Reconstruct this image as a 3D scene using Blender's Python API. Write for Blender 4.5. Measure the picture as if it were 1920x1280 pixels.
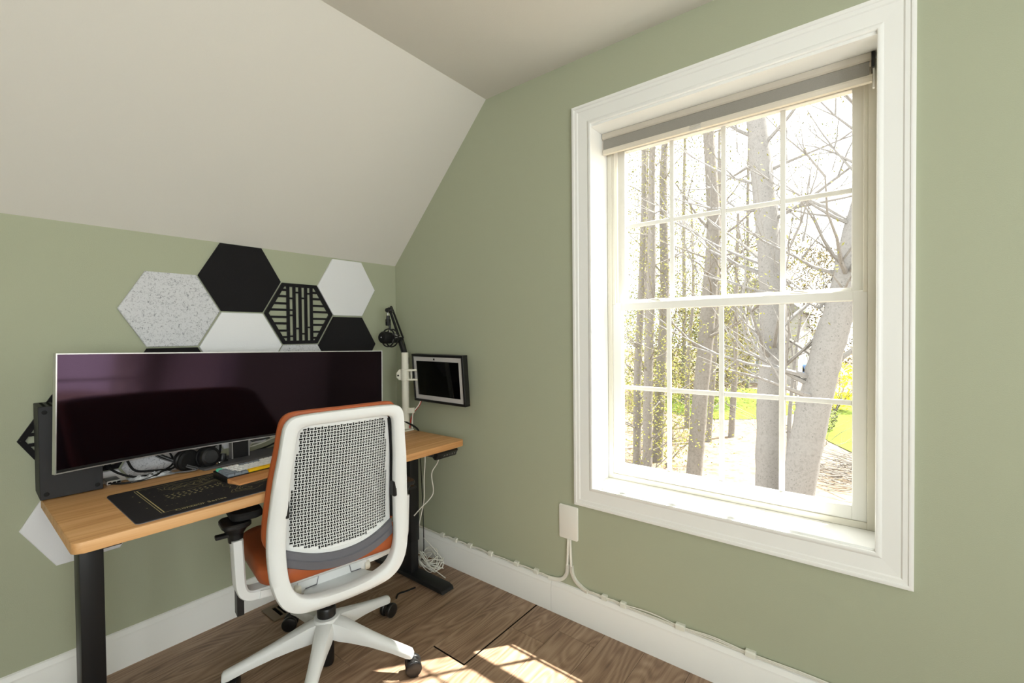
import bpy, bmesh, math, random
from mathutils import Vector, Matrix, noise
from math import sin, cos, pi, radians
random.seed(7)
for o in list(bpy.data.objects): bpy.data.objects.remove(o, do_unlink=True)
scene = bpy.context.scene
COL = scene.collection

# ------------------------------------------------------------------ camera
F_PX = 851.6
YAW, PITCH, ROLL = radians(38.2226), radians(-0.972), radians(-0.5414)
CAM = Vector((-1.707, -2.227, 1.25))
fw = Vector((cos(YAW)*cos(PITCH), sin(YAW)*cos(PITCH), sin(PITCH)))
rt = Vector((sin(YAW), -cos(YAW), 0)); up = rt.cross(fw)
r2 = rt*cos(ROLL) + up*sin(ROLL); u2 = -rt*sin(ROLL) + up*cos(ROLL)
cd = bpy.data.cameras.new('camera'); cam = bpy.data.objects.new('camera', cd); COL.objects.link(cam)
cd.sensor_width = 36; cd.lens = 36*F_PX/1920; cd.clip_start = 0.02; cd.clip_end = 300
M = Matrix((r2, u2, -fw)).transposed().to_4x4(); M.translation = CAM
cam.matrix_world = M
scene.camera = cam

# ------------------------------------------------------------------ world, sun, large lights, exposure
w = bpy.data.worlds.new('sky'); scene.world = w; w.use_nodes = True
bg = w.node_tree.nodes['Background']
bg.inputs[0].default_value = (1.0, 0.995, 0.98, 1); bg.inputs[1].default_value = 4.6
sd = bpy.data.lights.new('sun', 'SUN'); sd.energy = 30; sd.angle = radians(0.6); sd.color = (1.0, 0.96, 0.89)
sun = bpy.data.objects.new('sun', sd); COL.objects.link(sun)
sun.rotation_euler = Vector((-1, 0.75, -2.13)).to_track_quat('-Z', 'Y').to_euler()
sun.location = (6, -4, 12)
def area(name, loc, direction, sx, sy, power, color=(1, 1, 1)):
    d = bpy.data.lights.new(name, 'AREA'); d.shape = 'RECTANGLE'; d.size = sx; d.size_y = sy
    d.energy = power; d.color = color
    o = bpy.data.objects.new(name, d); COL.objects.link(o); o.location = loc
    o.rotation_euler = Vector(direction).to_track_quat('-Z', 'Z').to_euler()
    return o
area('added_fill_rear', (-2.25, -4.30, 1.42), (0, 1, 0.4), 1.75, 1.35, 48, (0.93, 0.97, 1.0))  # unseen fill light added behind the camera to brighten the room
area('added_fill_side', (-3.50, -3.32, 1.42), (1, 0, 0.4), 1.3, 1.35, 20, (0.93, 0.97, 1.0))  # second unseen fill, added on the left to lift the room light
vs = scene.view_settings
vs.view_transform = 'Standard'; vs.look = 'None'; vs.exposure = 0.0; vs.gamma = 1.0; vs.use_curve_mapping = False

# ------------------------------------------------------------------ helpers
FR = {}
def fr(o): return FR.get(o.name, Matrix()) if o else Matrix()
def tag(o, label=None, cat=None, group=None, kind=None):
    if label: o['label'] = label
    if cat: o['category'] = cat
    if group: o['group'] = group
    if kind: o['kind'] = kind
    return o
def thing(name, label, cat, loc=(0, 0, 0), rotz=0.0, group=None, kind=None):
    o = bpy.data.objects.new(name, None); COL.objects.link(o); o.empty_display_size = 0.05
    m = Matrix.Translation(Vector(loc)) @ Matrix.Rotation(rotz, 4, 'Z')
    o.matrix_world = m; FR[o.name] = m
    return tag(o, label, cat, group, kind)
def mk(name, bm, mat, parent=None, smooth=True, world=True, ang=0.6):
    if parent is not None and world: bm.transform(fr(parent).inverted())
    bmesh.ops.recalc_face_normals(bm, faces=bm.faces[:])
    if smooth:
        for f in bm.faces: f.smooth = True
        for e in bm.edges:
            if len(e.link_faces) != 2 or e.calc_face_angle(0) > ang: e.smooth = False
    me = bpy.data.meshes.new(name); bm.to_mesh(me); bm.free()
    if isinstance(mat, (list, tuple)):
        for q in mat: me.materials.append(q)
    else: me.materials.append(mat)
    o = bpy.data.objects.new(name, me); COL.objects.link(o)
    if parent is not None:
        o.parent = parent; FR[o.name] = fr(parent)
    return o
def share(name, me, parent, loc, rot=None, scale=None):
    o = bpy.data.objects.new(name, me); COL.objects.link(o); o.parent = parent; o.location = loc
    if rot: o.rotation_euler = rot
    if scale: o.scale = scale
    return o
def struct(o): o['kind'] = 'structure'; return o
def nb(): return bmesh.new()
def box(bm, x0, x1, y0, y1, z0, z1, bev=0.0, seg=1, m=None):
    r = bmesh.ops.create_cube(bm, size=1)
    vs_ = r['verts']
    bmesh.ops.scale(bm, vec=(abs(x1-x0), abs(y1-y0), abs(z1-z0)), verts=vs_)
    bmesh.ops.translate(bm, vec=((x0+x1)/2, (y0+y1)/2, (z0+z1)/2), verts=vs_)
    if bev:
        es = list({e for v in vs_ for e in v.link_edges})
        rr = bmesh.ops.bevel(bm, geom=es, offset=bev, segments=seg, affect='EDGES', profile=0.5)
        vs_ = list({v for f in rr['faces'] for v in f.verts} | {v for v in vs_ if v.is_valid})
    if m is not None: bmesh.ops.transform(bm, matrix=m, verts=[v for v in vs_ if v.is_valid])
    return bm
def bbox(*a, **k): return box(nb(), *a, **k)
def prism(bm, poly, fn0, fn1, bev=0.0, seg=1):
    a = [bm.verts.new(fn0(*p)) for p in poly]; b = [bm.verts.new(fn1(*p)) for p in poly]
    n = len(poly)
    fs = [bm.faces.new(a[::-1]), bm.faces.new(b)]
    for i in range(n): fs.append(bm.faces.new((a[i], a[(i+1) % n], b[(i+1) % n], b[i])))
    if bev:
        es = list({e for f in fs[:2] for e in f.edges})
        bmesh.ops.bevel(bm, geom=es, offset=bev, segments=seg, affect='EDGES', profile=0.5)
    return bm
def prz(bm, poly, z0, z1, **k): return prism(bm, poly, lambda x, y: (x, y, z0), lambda x, y: (x, y, z1), **k)
def pry(bm, poly, y0, y1, **k): return prism(bm, poly, lambda x, z: (x, y0, z), lambda x, z: (x, y1, z), **k)
def prx(bm, poly, x0, x1, **k): return prism(bm, poly, lambda y, z: (x0, y, z), lambda y, z: (x1, y, z), **k)
def rrect(x0, x1, y0, y1, r, n=5):
    out = []
    for cx, cy, a0 in ((x1-r, y1-r, 0), (x0+r, y1-r, 90), (x0+r, y0+r, 180), (x1-r, y0+r, 270)):
        for i in range(n+1):
            a = radians(a0+90*i/n); out.append((cx+r*cos(a), cy+r*sin(a)))
    return out
def crom(pts, sub=6, closed=False):
    P = [Vector(p) for p in pts]; n = len(P); out = []
    rng = n if closed else n-1
    for i in range(rng):
        g = lambda k: P[k % n] if closed else P[max(0, min(n-1, k))]
        p0, p1, p2, p3 = g(i-1), g(i), g(i+1), g(i+2)
        for j in range(sub):
            t = j/sub
            out.append(0.5*((2*p1)+(p2-p0)*t+(2*p0-5*p1+4*p2-p3)*t*t+(3*p1-p0-3*p2+p3)*t**3))
    if not closed: out.append(P[-1])
    return out
def tube(bm, pts, r, seg=6, sub=6, closed=False, smooth=True, sec=None, upv=None):
    """sweep a circle (or section list of 2D points) along a polyline; r may be a list"""
    P = crom(pts, sub, closed) if smooth and len(pts) > 2 else [Vector(p) for p in pts]
    n = len(P); rings = []; prev = None
    for i in range(n):
        if closed: t = P[(i+1) % n]-P[i-1]
        else: t = P[min(n-1, i+1)]-P[max(0, i-1)]
        if t.length < 1e-9: t = Vector((0, 0, 1))
        t.normalize()
        if upv is not None: nn = Vector(upv)
        elif prev is None:
            nn = Vector((0, 0, 1)) if abs(t.z) < 0.9 else Vector((1, 0, 0))
        else: nn = prev
        nn = (nn - t*nn.dot(t))
        if nn.length < 1e-6: nn = t.orthogonal()
        nn.normalize(); prev = nn; bb = t.cross(nn)
        if isinstance(r, (list, tuple)):
            k = i/(max(1, n-1))*(len(r)-1); k0 = min(int(k), len(r)-2); rr = r[k0]+(r[k0+1]-r[k0])*(k-k0)
        else: rr = r
        if sec: rings.append([bm.verts.new(P[i]+nn*a*rr+bb*b*rr) for a, b in sec])
        else: rings.append([bm.verts.new(P[i]+(nn*cos(2*pi*k/seg)+bb*sin(2*pi*k/seg))*rr) for k in range(seg)])
    m = len(rings[0])
    for i in range(n if closed else n-1):
        A, B = rings[i], rings[(i+1) % n]
        for k in range(m): bm.faces.new((A[k], A[(k+1) % m], B[(k+1) % m], B[k]))
    if not closed:
        bm.faces.new(rings[0][::-1]); bm.faces.new(rings[-1])
    return bm
def lathe(bm, prof, seg=24, m=None):
    """profile of (radius, z), axis z; transformed by m"""
    rings = []
    for r, z in prof:
        if r < 1e-6: rings.append([bm.verts.new((0, 0, z))])
        else: rings.append([bm.verts.new((r*cos(2*pi*k/seg), r*sin(2*pi*k/seg), z)) for k in range(seg)])
    for A, B in zip(rings, rings[1:]):
        for k in range(seg):
            a0, a1, b0, b1 = A[k % len(A)], A[(k+1) % len(A)], B[k % len(B)], B[(k+1) % len(B)]
            f = []
            for v in (a0, a1, b1, b0):
                if v not in f: f.append(v)
            if len(f) > 2: bm.faces.new(f)
    if len(rings[0]) > 1: bm.faces.new(rings[0][::-1])
    if len(rings[-1]) > 1: bm.faces.new(rings[-1])
    if m is not None: bmesh.ops.transform(bm, matrix=m, verts=[v for R in rings for v in R])
    return bm
def aim(p, d, up_='Y'):
    m = Vector(d).to_track_quat('Z', up_).to_matrix().to_4x4(); m.translation = Vector(p); return m
def text_bm(s, size, m):
    c = bpy.data.curves.new('lettering', 'FONT'); c.body = s; c.size = size; c.resolution_u = 2
    o = bpy.data.objects.new('lettering', c); COL.objects.link(o)
    dg = bpy.context.evaluated_depsgraph_get(); dg.update()
    me = bpy.data.meshes.new_from_object(o.evaluated_get(dg)); bm = nb(); bm.from_mesh(me)
    bpy.data.objects.remove(o); bpy.data.meshes.remove(me); bpy.data.curves.remove(c)
    bm.transform(m); return bm
def ribbon(bm, pts, wd, nrm=(0, 0, 1)):
    n = len(pts); P = [Vector(p) for p in pts]; N = Vector(nrm); L = []
    for i in range(n):
        t = (P[min(n-1, i+1)]-P[max(0, i-1)]); t.normalize(); s = t.cross(N)*wd/2
        L.append((bm.verts.new(P[i]-s), bm.verts.new(P[i]+s)))
    for a, b in zip(L, L[1:]): bm.faces.new((a[0], a[1], b[1], b[0]))
    return bm

# ------------------------------------------------------------------ materials
def s2l(c):
    c = c/255
    return c/12.92 if c <= 0.04045 else ((c+0.055)/1.055)**2.4
def rgb(r, g, b): return (s2l(r), s2l(g), s2l(b), 1)
def mat(name, col, rough=0.5, spec=0.5, metal=0.0, bump=0.0, bscale=200, vary=0.0, vscale=6, coat=0.0, sheen=0.0, tint=None):
    m = bpy.data.materials.new(name); m.use_nodes = True; nt = m.node_tree
    b = nt.nodes['Principled BSDF']
    b.inputs['Base Color'].default_value = col; b.inputs['Roughness'].default_value = rough
    b.inputs['Specular IOR Level'].default_value = spec; b.inputs['Metallic'].default_value = metal
    b.inputs['Coat Weight'].default_value = coat; b.inputs['Sheen Weight'].default_value = sheen
    if tint: b.inputs['Specular Tint'].default_value = tint
    if bump or vary:
        tc = nt.nodes.new('ShaderNodeTexCoord')
    if vary:
        n = nt.nodes.new('ShaderNodeTexNoise'); n.inputs['Scale'].default_value = vscale; n.inputs['Detail'].default_value = 4
        nt.links.new(tc.outputs['Object'], n.inputs['Vector'])
        mx = nt.nodes.new('ShaderNodeMix'); mx.data_type = 'RGBA'
        mx.inputs[6].default_value = tuple(c*(1-vary) for c in col[:3])+(1,)
        mx.inputs[7].default_value = tuple(min(1, c*(1+vary)) for c in col[:3])+(1,)
        nt.links.new(n.outputs['Fac'], mx.inputs[0]); nt.links.new(mx.outputs[2], b.inputs['Base Color'])
    if bump:
        n2 = nt.nodes.new('ShaderNodeTexNoise'); n2.inputs['Scale'].default_value = bscale; n2.inputs['Detail'].default_value = 3
        nt.links.new(tc.outputs['Object'], n2.inputs['Vector'])
        bp = nt.nodes.new('ShaderNodeBump'); bp.inputs['Strength'].default_value = bump; bp.inputs['Distance'].default_value = 0.002
        nt.links.new(n2.outputs['Fac'], bp.inputs['Height']); nt.links.new(bp.outputs['Normal'], b.inputs['Normal'])
    return m
def ramp(nt, fac, stops):
    r = nt.nodes.new('ShaderNodeValToRGB'); e = r.color_ramp.elements
    while len(e) < len(stops): e.new(0.5)
    for k, (p, c) in enumerate(stops): e[k].position = p; e[k].color = c
    nt.links.new(fac, r.inputs[0]); return r
def wood(name, stops, scale, rough, rnd=True, ringmix=0.5, fine=1.0, bump=0.1, ringscale=(0.35, 0.35, 0.35), ringfreq=60):
    m = bpy.data.materials.new(name); m.use_nodes = True; nt = m.node_tree; b = nt.nodes['Principled BSDF']
    L = nt.links.new
    tc = nt.nodes.new('ShaderNodeTexCoord'); mp = nt.nodes.new('ShaderNodeMapping'); mp.inputs['Scale'].default_value = scale
    L(tc.outputs['Object'], mp.inputs['Vector'])
    vec = mp.outputs['Vector']
    if rnd:
        oi = nt.nodes.new('ShaderNodeObjectInfo'); mu = nt.nodes.new('ShaderNodeMath'); mu.operation = 'MULTIPLY'; mu.inputs[1].default_value = 37
        L(oi.outputs['Random'], mu.inputs[0]); ad = nt.nodes.new('ShaderNodeVectorMath'); ad.operation = 'ADD'
        L(vec, ad.inputs[0]); L(mu.outputs[0], ad.inputs[1]); vec = ad.outputs[0]
    n1 = nt.nodes.new('ShaderNodeTexNoise'); n1.inputs['Scale'].default_value = 1.0; n1.inputs['Detail'].default_value = 6; n1.inputs['Roughness'].default_value = 0.65; n1.inputs['Distortion'].default_value = 0.6
    L(vec, n1.inputs['Vector'])
    # cathedral rings: contour lines of a stretched noise
    n2 = nt.nodes.new('ShaderNodeTexNoise'); n2.inputs['Scale'].default_value = 1.0; n2.inputs['Detail'].default_value = 1.2
    rs = nt.nodes.new('ShaderNodeVectorMath'); rs.operation = 'MULTIPLY'; rs.inputs[1].default_value = ringscale
    L(vec, rs.inputs[0]); L(rs.outputs[0], n2.inputs['Vector'])
    m2 = nt.nodes.new('ShaderNodeMath'); m2.operation = 'MULTIPLY'; m2.inputs[1].default_value = ringfreq
    L(n2.outputs['Fac'], m2.inputs[0]); sn = nt.nodes.new('ShaderNodeMath'); sn.operation = 'SINE'; L(m2.outputs[0], sn.inputs[0])
    m3 = nt.nodes.new('ShaderNodeMath'); m3.operation = 'MULTIPLY_ADD'; m3.inputs[1].default_value = 0.09*ringmix*2; L(sn.outputs[0], m3.inputs[0]); L(n1.outputs['Fac'], m3.inputs[2])
    # fine pores
    mp2 = nt.nodes.new('ShaderNodeMapping'); mp2.inputs['Scale'].default_value = (scale[0]*3, scale[1]*9, scale[2]*9); L(tc.outputs['Object'], mp2.inputs['Vector'])
    n3 = nt.nodes.new('ShaderNodeTexNoise'); n3.inputs['Scale'].default_value = 1.0; n3.inputs['Detail'].default_value = 3; L(mp2.outputs['Vector'], n3.inputs['Vector'])
    m4 = nt.nodes.new('ShaderNodeMath'); m4.operation = 'MULTIPLY_ADD'; m4.inputs[1].default_value = 0.22*fine; L(n3.outputs['Fac'], m4.inputs[0]); L(m3.outputs[0], m4.inputs[2])
    m5 = nt.nodes.new('ShaderNodeMath'); m5.operation = 'SUBTRACT'; m5.inputs[1].default_value = 0.11*fine; L(m4.outputs[0], m5.inputs[0])
    rp = ramp(nt, m5.outputs[0], stops)
    L(rp.outputs[0], b.inputs['Base Color']); b.inputs['Roughness'].default_value = rough; b.inputs['Specular IOR Level'].default_value = 0.4
    bp = nt.nodes.new('ShaderNodeBump'); bp.inputs['Strength'].default_value = bump; bp.inputs['Distance'].default_value = 0.001
    L(m5.outputs[0], bp.inputs['Height']); L(bp.outputs['Normal'], b.inputs['Normal'])
    return m
def speckle(name, base, dark, thr=0.62, scale=160, rough=0.95):
    m = mat(name, base, rough, 0.1); nt = m.node_tree; b = nt.nodes['Principled BSDF']
    tc = nt.nodes.new('ShaderNodeTexCoord'); n = nt.nodes.new('ShaderNodeTexNoise'); n.inputs['Scale'].default_value = scale; n.inputs['Detail'].default_value = 5; n.inputs['Roughness'].default_value = 0.75; n.inputs['Distortion'].default_value = 1.5
    nt.links.new(tc.outputs['Object'], n.inputs['Vector'])
    rp = ramp(nt, n.outputs['Fac'], [(0.0, base), (thr-0.12, base), (thr, dark), (1, dark)])
    nt.links.new(rp.outputs[0], b.inputs['Base Color'])
    return m
M_WALL = mat('sage_wall_paint', rgb(170, 174, 150), 0.85, 0.2, bump=0.25, bscale=420)
M_CEIL = mat('ceiling_paint', rgb(218, 215, 207), 0.9, 0.2, bump=0.2, bscale=300)
M_TRIM = mat('white_trim_paint', rgb(236, 236, 232), 0.35, 0.4, bump=0.03, bscale=60)
M_VINYL = mat('white_vinyl', rgb(238, 237, 231), 0.35, 0.4)
M_VINYLB = mat('cream_vinyl_track', rgb(226, 222, 208), 0.4, 0.4)
M_PLANK = wood('oak_plank', [(0.20, rgb(104, 80, 62)), (0.42, rgb(138, 111, 89)), (0.58, rgb(156, 129, 105)), (0.82, rgb(180, 154, 129))], (2.0, 26, 26), 0.42, True, 0.55, 1.1, 0.1, (0.8, 0.30, 0.30), 115)
M_SUB = mat('dark_underlay_and_seams', rgb(30, 24, 20), 0.9, 0.1)
M_DESK = wood('desk_oak_veneer', [(0.25, rgb(182, 128, 78)), (0.45, rgb(208, 156, 102)), (0.6, rgb(217, 168, 115)), (0.8, rgb(228, 184, 134))], (1.4, 26, 26), 0.45, False, 0.35, 0.9, 0.05)
M_BLACKM = mat('black_powder_coat', rgb(24, 24, 25), 0.45, 0.4, bump=0.05, bscale=500)
M_BLACKP = mat('black_plastic', rgb(22, 22, 23), 0.38, 0.45)
M_BLACKMAT = mat('matte_black_plastic', rgb(36, 36, 38), 0.6, 0.4, bump=0.08, bscale=600)
M_BLACKR = mat('black_rubber', rgb(18, 18, 18), 0.7, 0.3)
M_BLACKF = mat('black_felt', rgb(32, 31, 32), 0.95, 0.1, bump=0.3, bscale=300, sheen=0.1)
M_WHITEF = mat('white_felt', rgb(229, 230, 232), 0.95, 0.1, bump=0.25, bscale=300)
M_GREYF = speckle('grey_marled_felt', rgb(208, 209, 212), rgb(138, 140, 146), 0.64, 95)
M_WHITEP = mat('white_chair_plastic', rgb(224, 226, 225), 0.42, 0.45)
M_GREYP = mat('slate_grey_plastic', rgb(98, 98, 104), 0.55, 0.4, bump=0.05, bscale=400)
M_LEATHER = mat('tan_leather', rgb(168, 86, 44), 0.5, 0.4, bump=0.12, bscale=350, vary=0.08)
M_SILVER = mat('silver_metal', rgb(214, 214, 214), 0.3, 0.5, 0.85)
M_CHROME = mat('chrome', rgb(220, 220, 220), 0.12, 0.5, 1.0)
M_SCREEN = mat('oled_screen_glass', rgb(10, 7, 10), 0.06, 0.5, tint=(0.85, 0.5, 0.8, 1))
M_BLKSCR = mat('black_display_glass', rgb(6, 6, 7), 0.05, 0.35)
M_GREYMAT = mat('grey_mat_board', rgb(188, 186, 184), 0.6, 0.3)
M_OFFWHITE = mat('off_white_metal', rgb(224, 222, 206), 0.45, 0.4)
M_WHITEC = mat('white_cable_sheath', rgb(228, 226, 216), 0.5, 0.4)
M_REDC = mat('red_cable_sheath', rgb(176, 44, 34), 0.5, 0.4)
M_CLEAR = mat('milky_cable_clip', rgb(226, 226, 214), 0.4, 0.4)
M_BLIND = mat('grey_blind_fabric', rgb(150, 146, 138), 0.9, 0.1, bump=0.4, bscale=700, vary=0.08, vscale=300)
M_BLINDR = mat('taupe_blind_rail', rgb(196, 188, 174), 0.45, 0.4)
M_BLINDB = mat('cream_blind_bar', rgb(214, 206, 190), 0.45, 0.4)
M_PAD = mat('charcoal_mousepad_cloth', rgb(44, 42, 44), 0.85, 0.2, bump=0.2, bscale=900)
M_PADE = mat('mousepad_edge', rgb(120, 122, 128), 0.8, 0.2)
M_PRINT = mat('cream_print', rgb(196, 182, 132), 0.8, 0.2)
M_KWHITE = mat('white_keycap', rgb(232, 232, 230), 0.5, 0.4)
M_KGREY = mat('grey_keycap', rgb(124, 132, 140), 0.5, 0.4)
M_KMINT = mat('mint_keycap', rgb(100, 212, 178), 0.5, 0.4)
M_KYEL = mat('yellow_keycap', rgb(244, 194, 20), 0.5, 0.4)
M_WRIST = wood('wrist_rest_wood', [(0.25, rgb(186, 122, 70)), (0.5, rgb(208, 146, 92)), (0.8, rgb(222, 166, 112))], (1.5, 22, 22), 0.5, False, 0.3, 0.7, 0.03)
M_BRONZE = mat('bronze_vent_metal', rgb(112, 96, 74), 0.4, 0.5, 0.5)
M_DARK = mat('dark_cavity', rgb(10, 9, 8), 0.9, 0.1)
M_FOIL = mat('clear_plastic_wrap', rgb(212, 214, 218), 0.18, 0.6)
M_WPRINT = mat('white_print', rgb(230, 230, 230), 0.6, 0.3)
def glass_mat():
    m = bpy.data.materials.new('window_glass'); m.use_nodes = True; nt = m.node_tree
    nt.nodes.remove(nt.nodes['Principled BSDF']); out = nt.nodes['Material Output']
    tr = nt.nodes.new('ShaderNodeBsdfTransparent'); tr.inputs[0].default_value = (0.96, 0.975, 0.97, 1)
    gl = nt.nodes.new('ShaderNodeBsdfGlossy'); gl.inputs['Roughness'].default_value = 0.01
    lw = nt.nodes.new('ShaderNodeLayerWeight'); lw.inputs[0].default_value = 0.5
    pw = nt.nodes.new('ShaderNodeMath'); pw.operation = 'POWER'; pw.inputs[1].default_value = 5.0
    fn = nt.nodes.new('ShaderNodeMath'); fn.operation = 'MULTIPLY_ADD'; fn.inputs[1].default_value = 0.9; fn.inputs[2].default_value = 0.03
    nt.links.new(lw.outputs['Facing'], pw.inputs[0]); nt.links.new(pw.outputs[0], fn.inputs[0])
    mx = nt.nodes.new('ShaderNodeMixShader')
    nt.links.new(fn.outputs[0], mx.inputs[0]); nt.links.new(tr.outputs[0], mx.inputs[1]); nt.links.new(gl.outputs[0], mx.inputs[2])
    nt.links.new(mx.outputs[0], out.inputs[0]); return m
M_GLASS = glass_mat()
def acrylic_mat():
    m = bpy.data.materials.new('clear_acrylic'); m.use_nodes = True; nt = m.node_tree
    b = nt.nodes['Principled BSDF']; b.inputs['Base Color'].default_value = (0.95, 0.95, 0.95, 1)
    b.inputs['Transmission Weight'].default_value = 0.85; b.inputs['Roughness'].default_value = 0.1; b.inputs['IOR'].default_value = 1.2
    return m
M_ACRYL = acrylic_mat()

# ------------------------------------------------------------------ room shell
XL, YR = -3.4, -4.2           # left wall plane, rear wall plane
HJ, HC, YC = 1.6595, 2.409, -0.7325
WY0, WY1, WZ0, WZ1 = -1.312, -2.243, 0.605, 2.108   # window opening
T = 0.25
fl = struct(mk('floor', bbox(XL-0.1, T, YR-0.1, 0.15, -0.12, -0.012), M_SUB, smooth=False)); FR[fl.name] = Matrix()
ROW = 0.1712
nrow = int(abs(YR)/ROW)+1
rnd = random.Random(3)
pm_cache = {}
def plank(x0, x1, y0, y1, gy=0.0005):
    key = (round(x1-x0, 3), round(y1-y0, 3))
    me = pm_cache.get(key)
    if me is None:
        bm = bbox(-(x1-x0)/2+0.0004, (x1-x0)/2-0.0004, -(y1-y0)/2+gy, (y1-y0)/2-gy, -0.012, 0.0, bev=0.0007)
        bmesh.ops.recalc_face_normals(bm, faces=bm.faces[:]); bm.normal_update()
        for f in bm.faces: f.material_index = 1 if f.normal.z < 0.3 else 0  # sides in dark core colour, also standing in for shadow in open seams
        me = bpy.data.meshes.new('plank'); bm.to_mesh(me); bm.free(); me.materials.append(M_PLANK); me.materials.append(M_SUB); pm_cache[key] = me
    share('plank', me, fl, ((x0+x1)/2, (y0+y1)/2, 0))
for r in range(nrow):
    y1 = -ROW*r; y0 = max(y1-ROW, YR)
    if r == 0: y1 = 0.0
    if y1-y0 < 0.02: continue
    off = 0.495 if r == 5 else round(rnd.uniform(0.1, 1.2), 2)
    if r == 4: off = 0.93
    if r == 6: off = 0.21
    xe = 0.0; x = -off; first = True
    while xe > XL+0.01:
        xs = max(x, XL)
        if r == 5 and first: plank(xs+0.006, xe, y0+0.0055, y1)      # the plank that has pulled loose
        else: plank(xs, xe, y0, y1)
        xe = xs; x = xs-1.22; first = False
def wallpoly(bm, poly, x0, x1): return prx(bm, poly, x0, x1)
# window wall (x = 0), four slabs round the opening in one mesh
HY0, HY1, HZ0, HZ1 = WY0+0.012, WY1-0.012, WZ0-0.012, WZ1+0.012
bm = nb()
wallpoly(bm, [(0.15, -0.1), (0.15, HJ+0.15), (0.0, HJ+0.02), (YC, HC+0.02), (HY0, HC+0.02), (HY0, -0.1)], 0, T)
wallpoly(bm, [(HY1, -0.1), (HY1, HC+0.02), (YR-0.1, HC+0.02), (YR-0.1, -0.1)], 0, T)
wallpoly(bm, [(HY0, -0.1), (HY0, HZ0), (HY1, HZ0), (HY1, -0.1)], 0, T)
wallpoly(bm, [(HY0, HZ1), (HY0, HC+0.02), (HY1, HC+0.02), (HY1, HZ1)], 0, T)
struct(mk('wall_window', bm, M_WALL, smooth=False))
struct(mk('wall_back', bbox(XL-0.1, 0.0, 0.0, 0.15, -0.1, HJ+0.05), M_WALL, smooth=False))
struct(mk('ceiling_slope', prx(nb(), [(0.0, HJ), (YC, HC), (YC, HC+0.14), (0.12, HJ+0.14), (0.12, HJ)], XL-0.1, 0.0), M_CEIL, smooth=False))
struct(mk('ceiling', bbox(XL-0.1, 0.0, YR-0.1, YC, HC, HC+0.14), M_CEIL, smooth=False))
# unseen left and rear walls, with openings for the added fill windows
def wall_with_hole(name, a0, a1, h, ha0, ha1, hz0, hz1, fn):
    bm = nb()
    for A, B, z0, z1 in ((a0, ha0, -0.1, h), (ha1, a1, -0.1, h), (ha0, ha1, -0.1, hz0), (ha0, ha1, hz1, h)):
        box(bm, *fn(A, B), z0, z1)
    return struct(mk(name, bm, M_WALL, smooth=False))
wall_with_hole('wall_left', YR-0.1, 0.0, HC, -3.97, -2.67, 0.78, 2.12, lambda a, b: (XL-0.1, XL, a, b))
wall_with_hole('wall_rear', XL, 0.0, HC, -3.12, -1.38, 0.78, 2.12, lambda a, b: (a, b, YR-0.1, YR))

# baseboards: extruded moulding profile
BB = [(0, 0), (0.015, 0), (0.015, 0.108), (0.013, 0.112), (0.013, 0.122), (0.008, 0.131), (0.006, 0.139), (0, 0.142)]
def baseboard(name, along, a0, a1, fn):
    bm = nb(); prism(bm, BB, lambda d, z: fn(a0, d, z), lambda d, z: fn(a1, d, z)); return struct(mk(name, bm, M_TRIM, ang=0.5))
baseboard('baseboard_back', 'x', XL, 0.0, lambda a, d, z: (a, -d, z))
baseboard('baseboard_window_1', 'y', -0.015, -1.103, lambda a, d, z: (-d, a, z))
baseboard('baseboard_window_2', 'y', -1.1045, YR, lambda a, d, z: (-d, a, z))
baseboard('baseboard_left', 'y', -0.015, YR, lambda a, d, z: (XL+d, a, z))
baseboard('baseboard_rear', 'x', XL+0.015, -0.015, lambda a, d, z: (a, YR+d, z))

# ------------------------------------------------------------------ windows
# casing section: (distance inward from the outer edge 0..1 of width, projection from wall)
CAS = [(0, 0), (0, 0.026), (0.006, 0.028), (0.011, 0.026), (0.013, 0.022), (0.024, 0.021), (0.028, 0.016), (0.070, 0.013),
       (0.073, 0.017), (0.079, 0.019), (0.084, 0.017), (0.086, 0.012), (0.086, 0)]
def casing(parent, P, wide):
    """P(a, b, d): wall point, a along wall, b height, d projection into the room; wide=(a0,a1,b0,b1) outer rectangle"""
    a0, a1, b0, b1 = wide
    for side in range(4):
        bm = nb(); A = []; B = []
        for w_, d in CAS:
            if side == 0: p, q = (a0+w_, b0+w_), (a1-w_, b0+w_)
            if side == 1: p, q = (a1-w_, b0+w_), (a1-w_, b1-w_)
            if side == 2: p, q = (a1-w_, b1-w_), (a0+w_, b1-w_)
            if side == 3: p, q = (a0+w_, b1-w_), (a0+w_, b0+w_)
            A.append(bm.verts.new(P(*p, d*0.62))); B.append(bm.verts.new(P(*q, d*0.62)))
        n = len(CAS)
        for i in range(n-1): bm.faces.new((A[i], A[i+1], B[i+1], B[i]))
        bm.faces.new(A); bm.faces.new(B)
        mk('casing', bm, M_TRIM, parent, ang=0.5)
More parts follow.
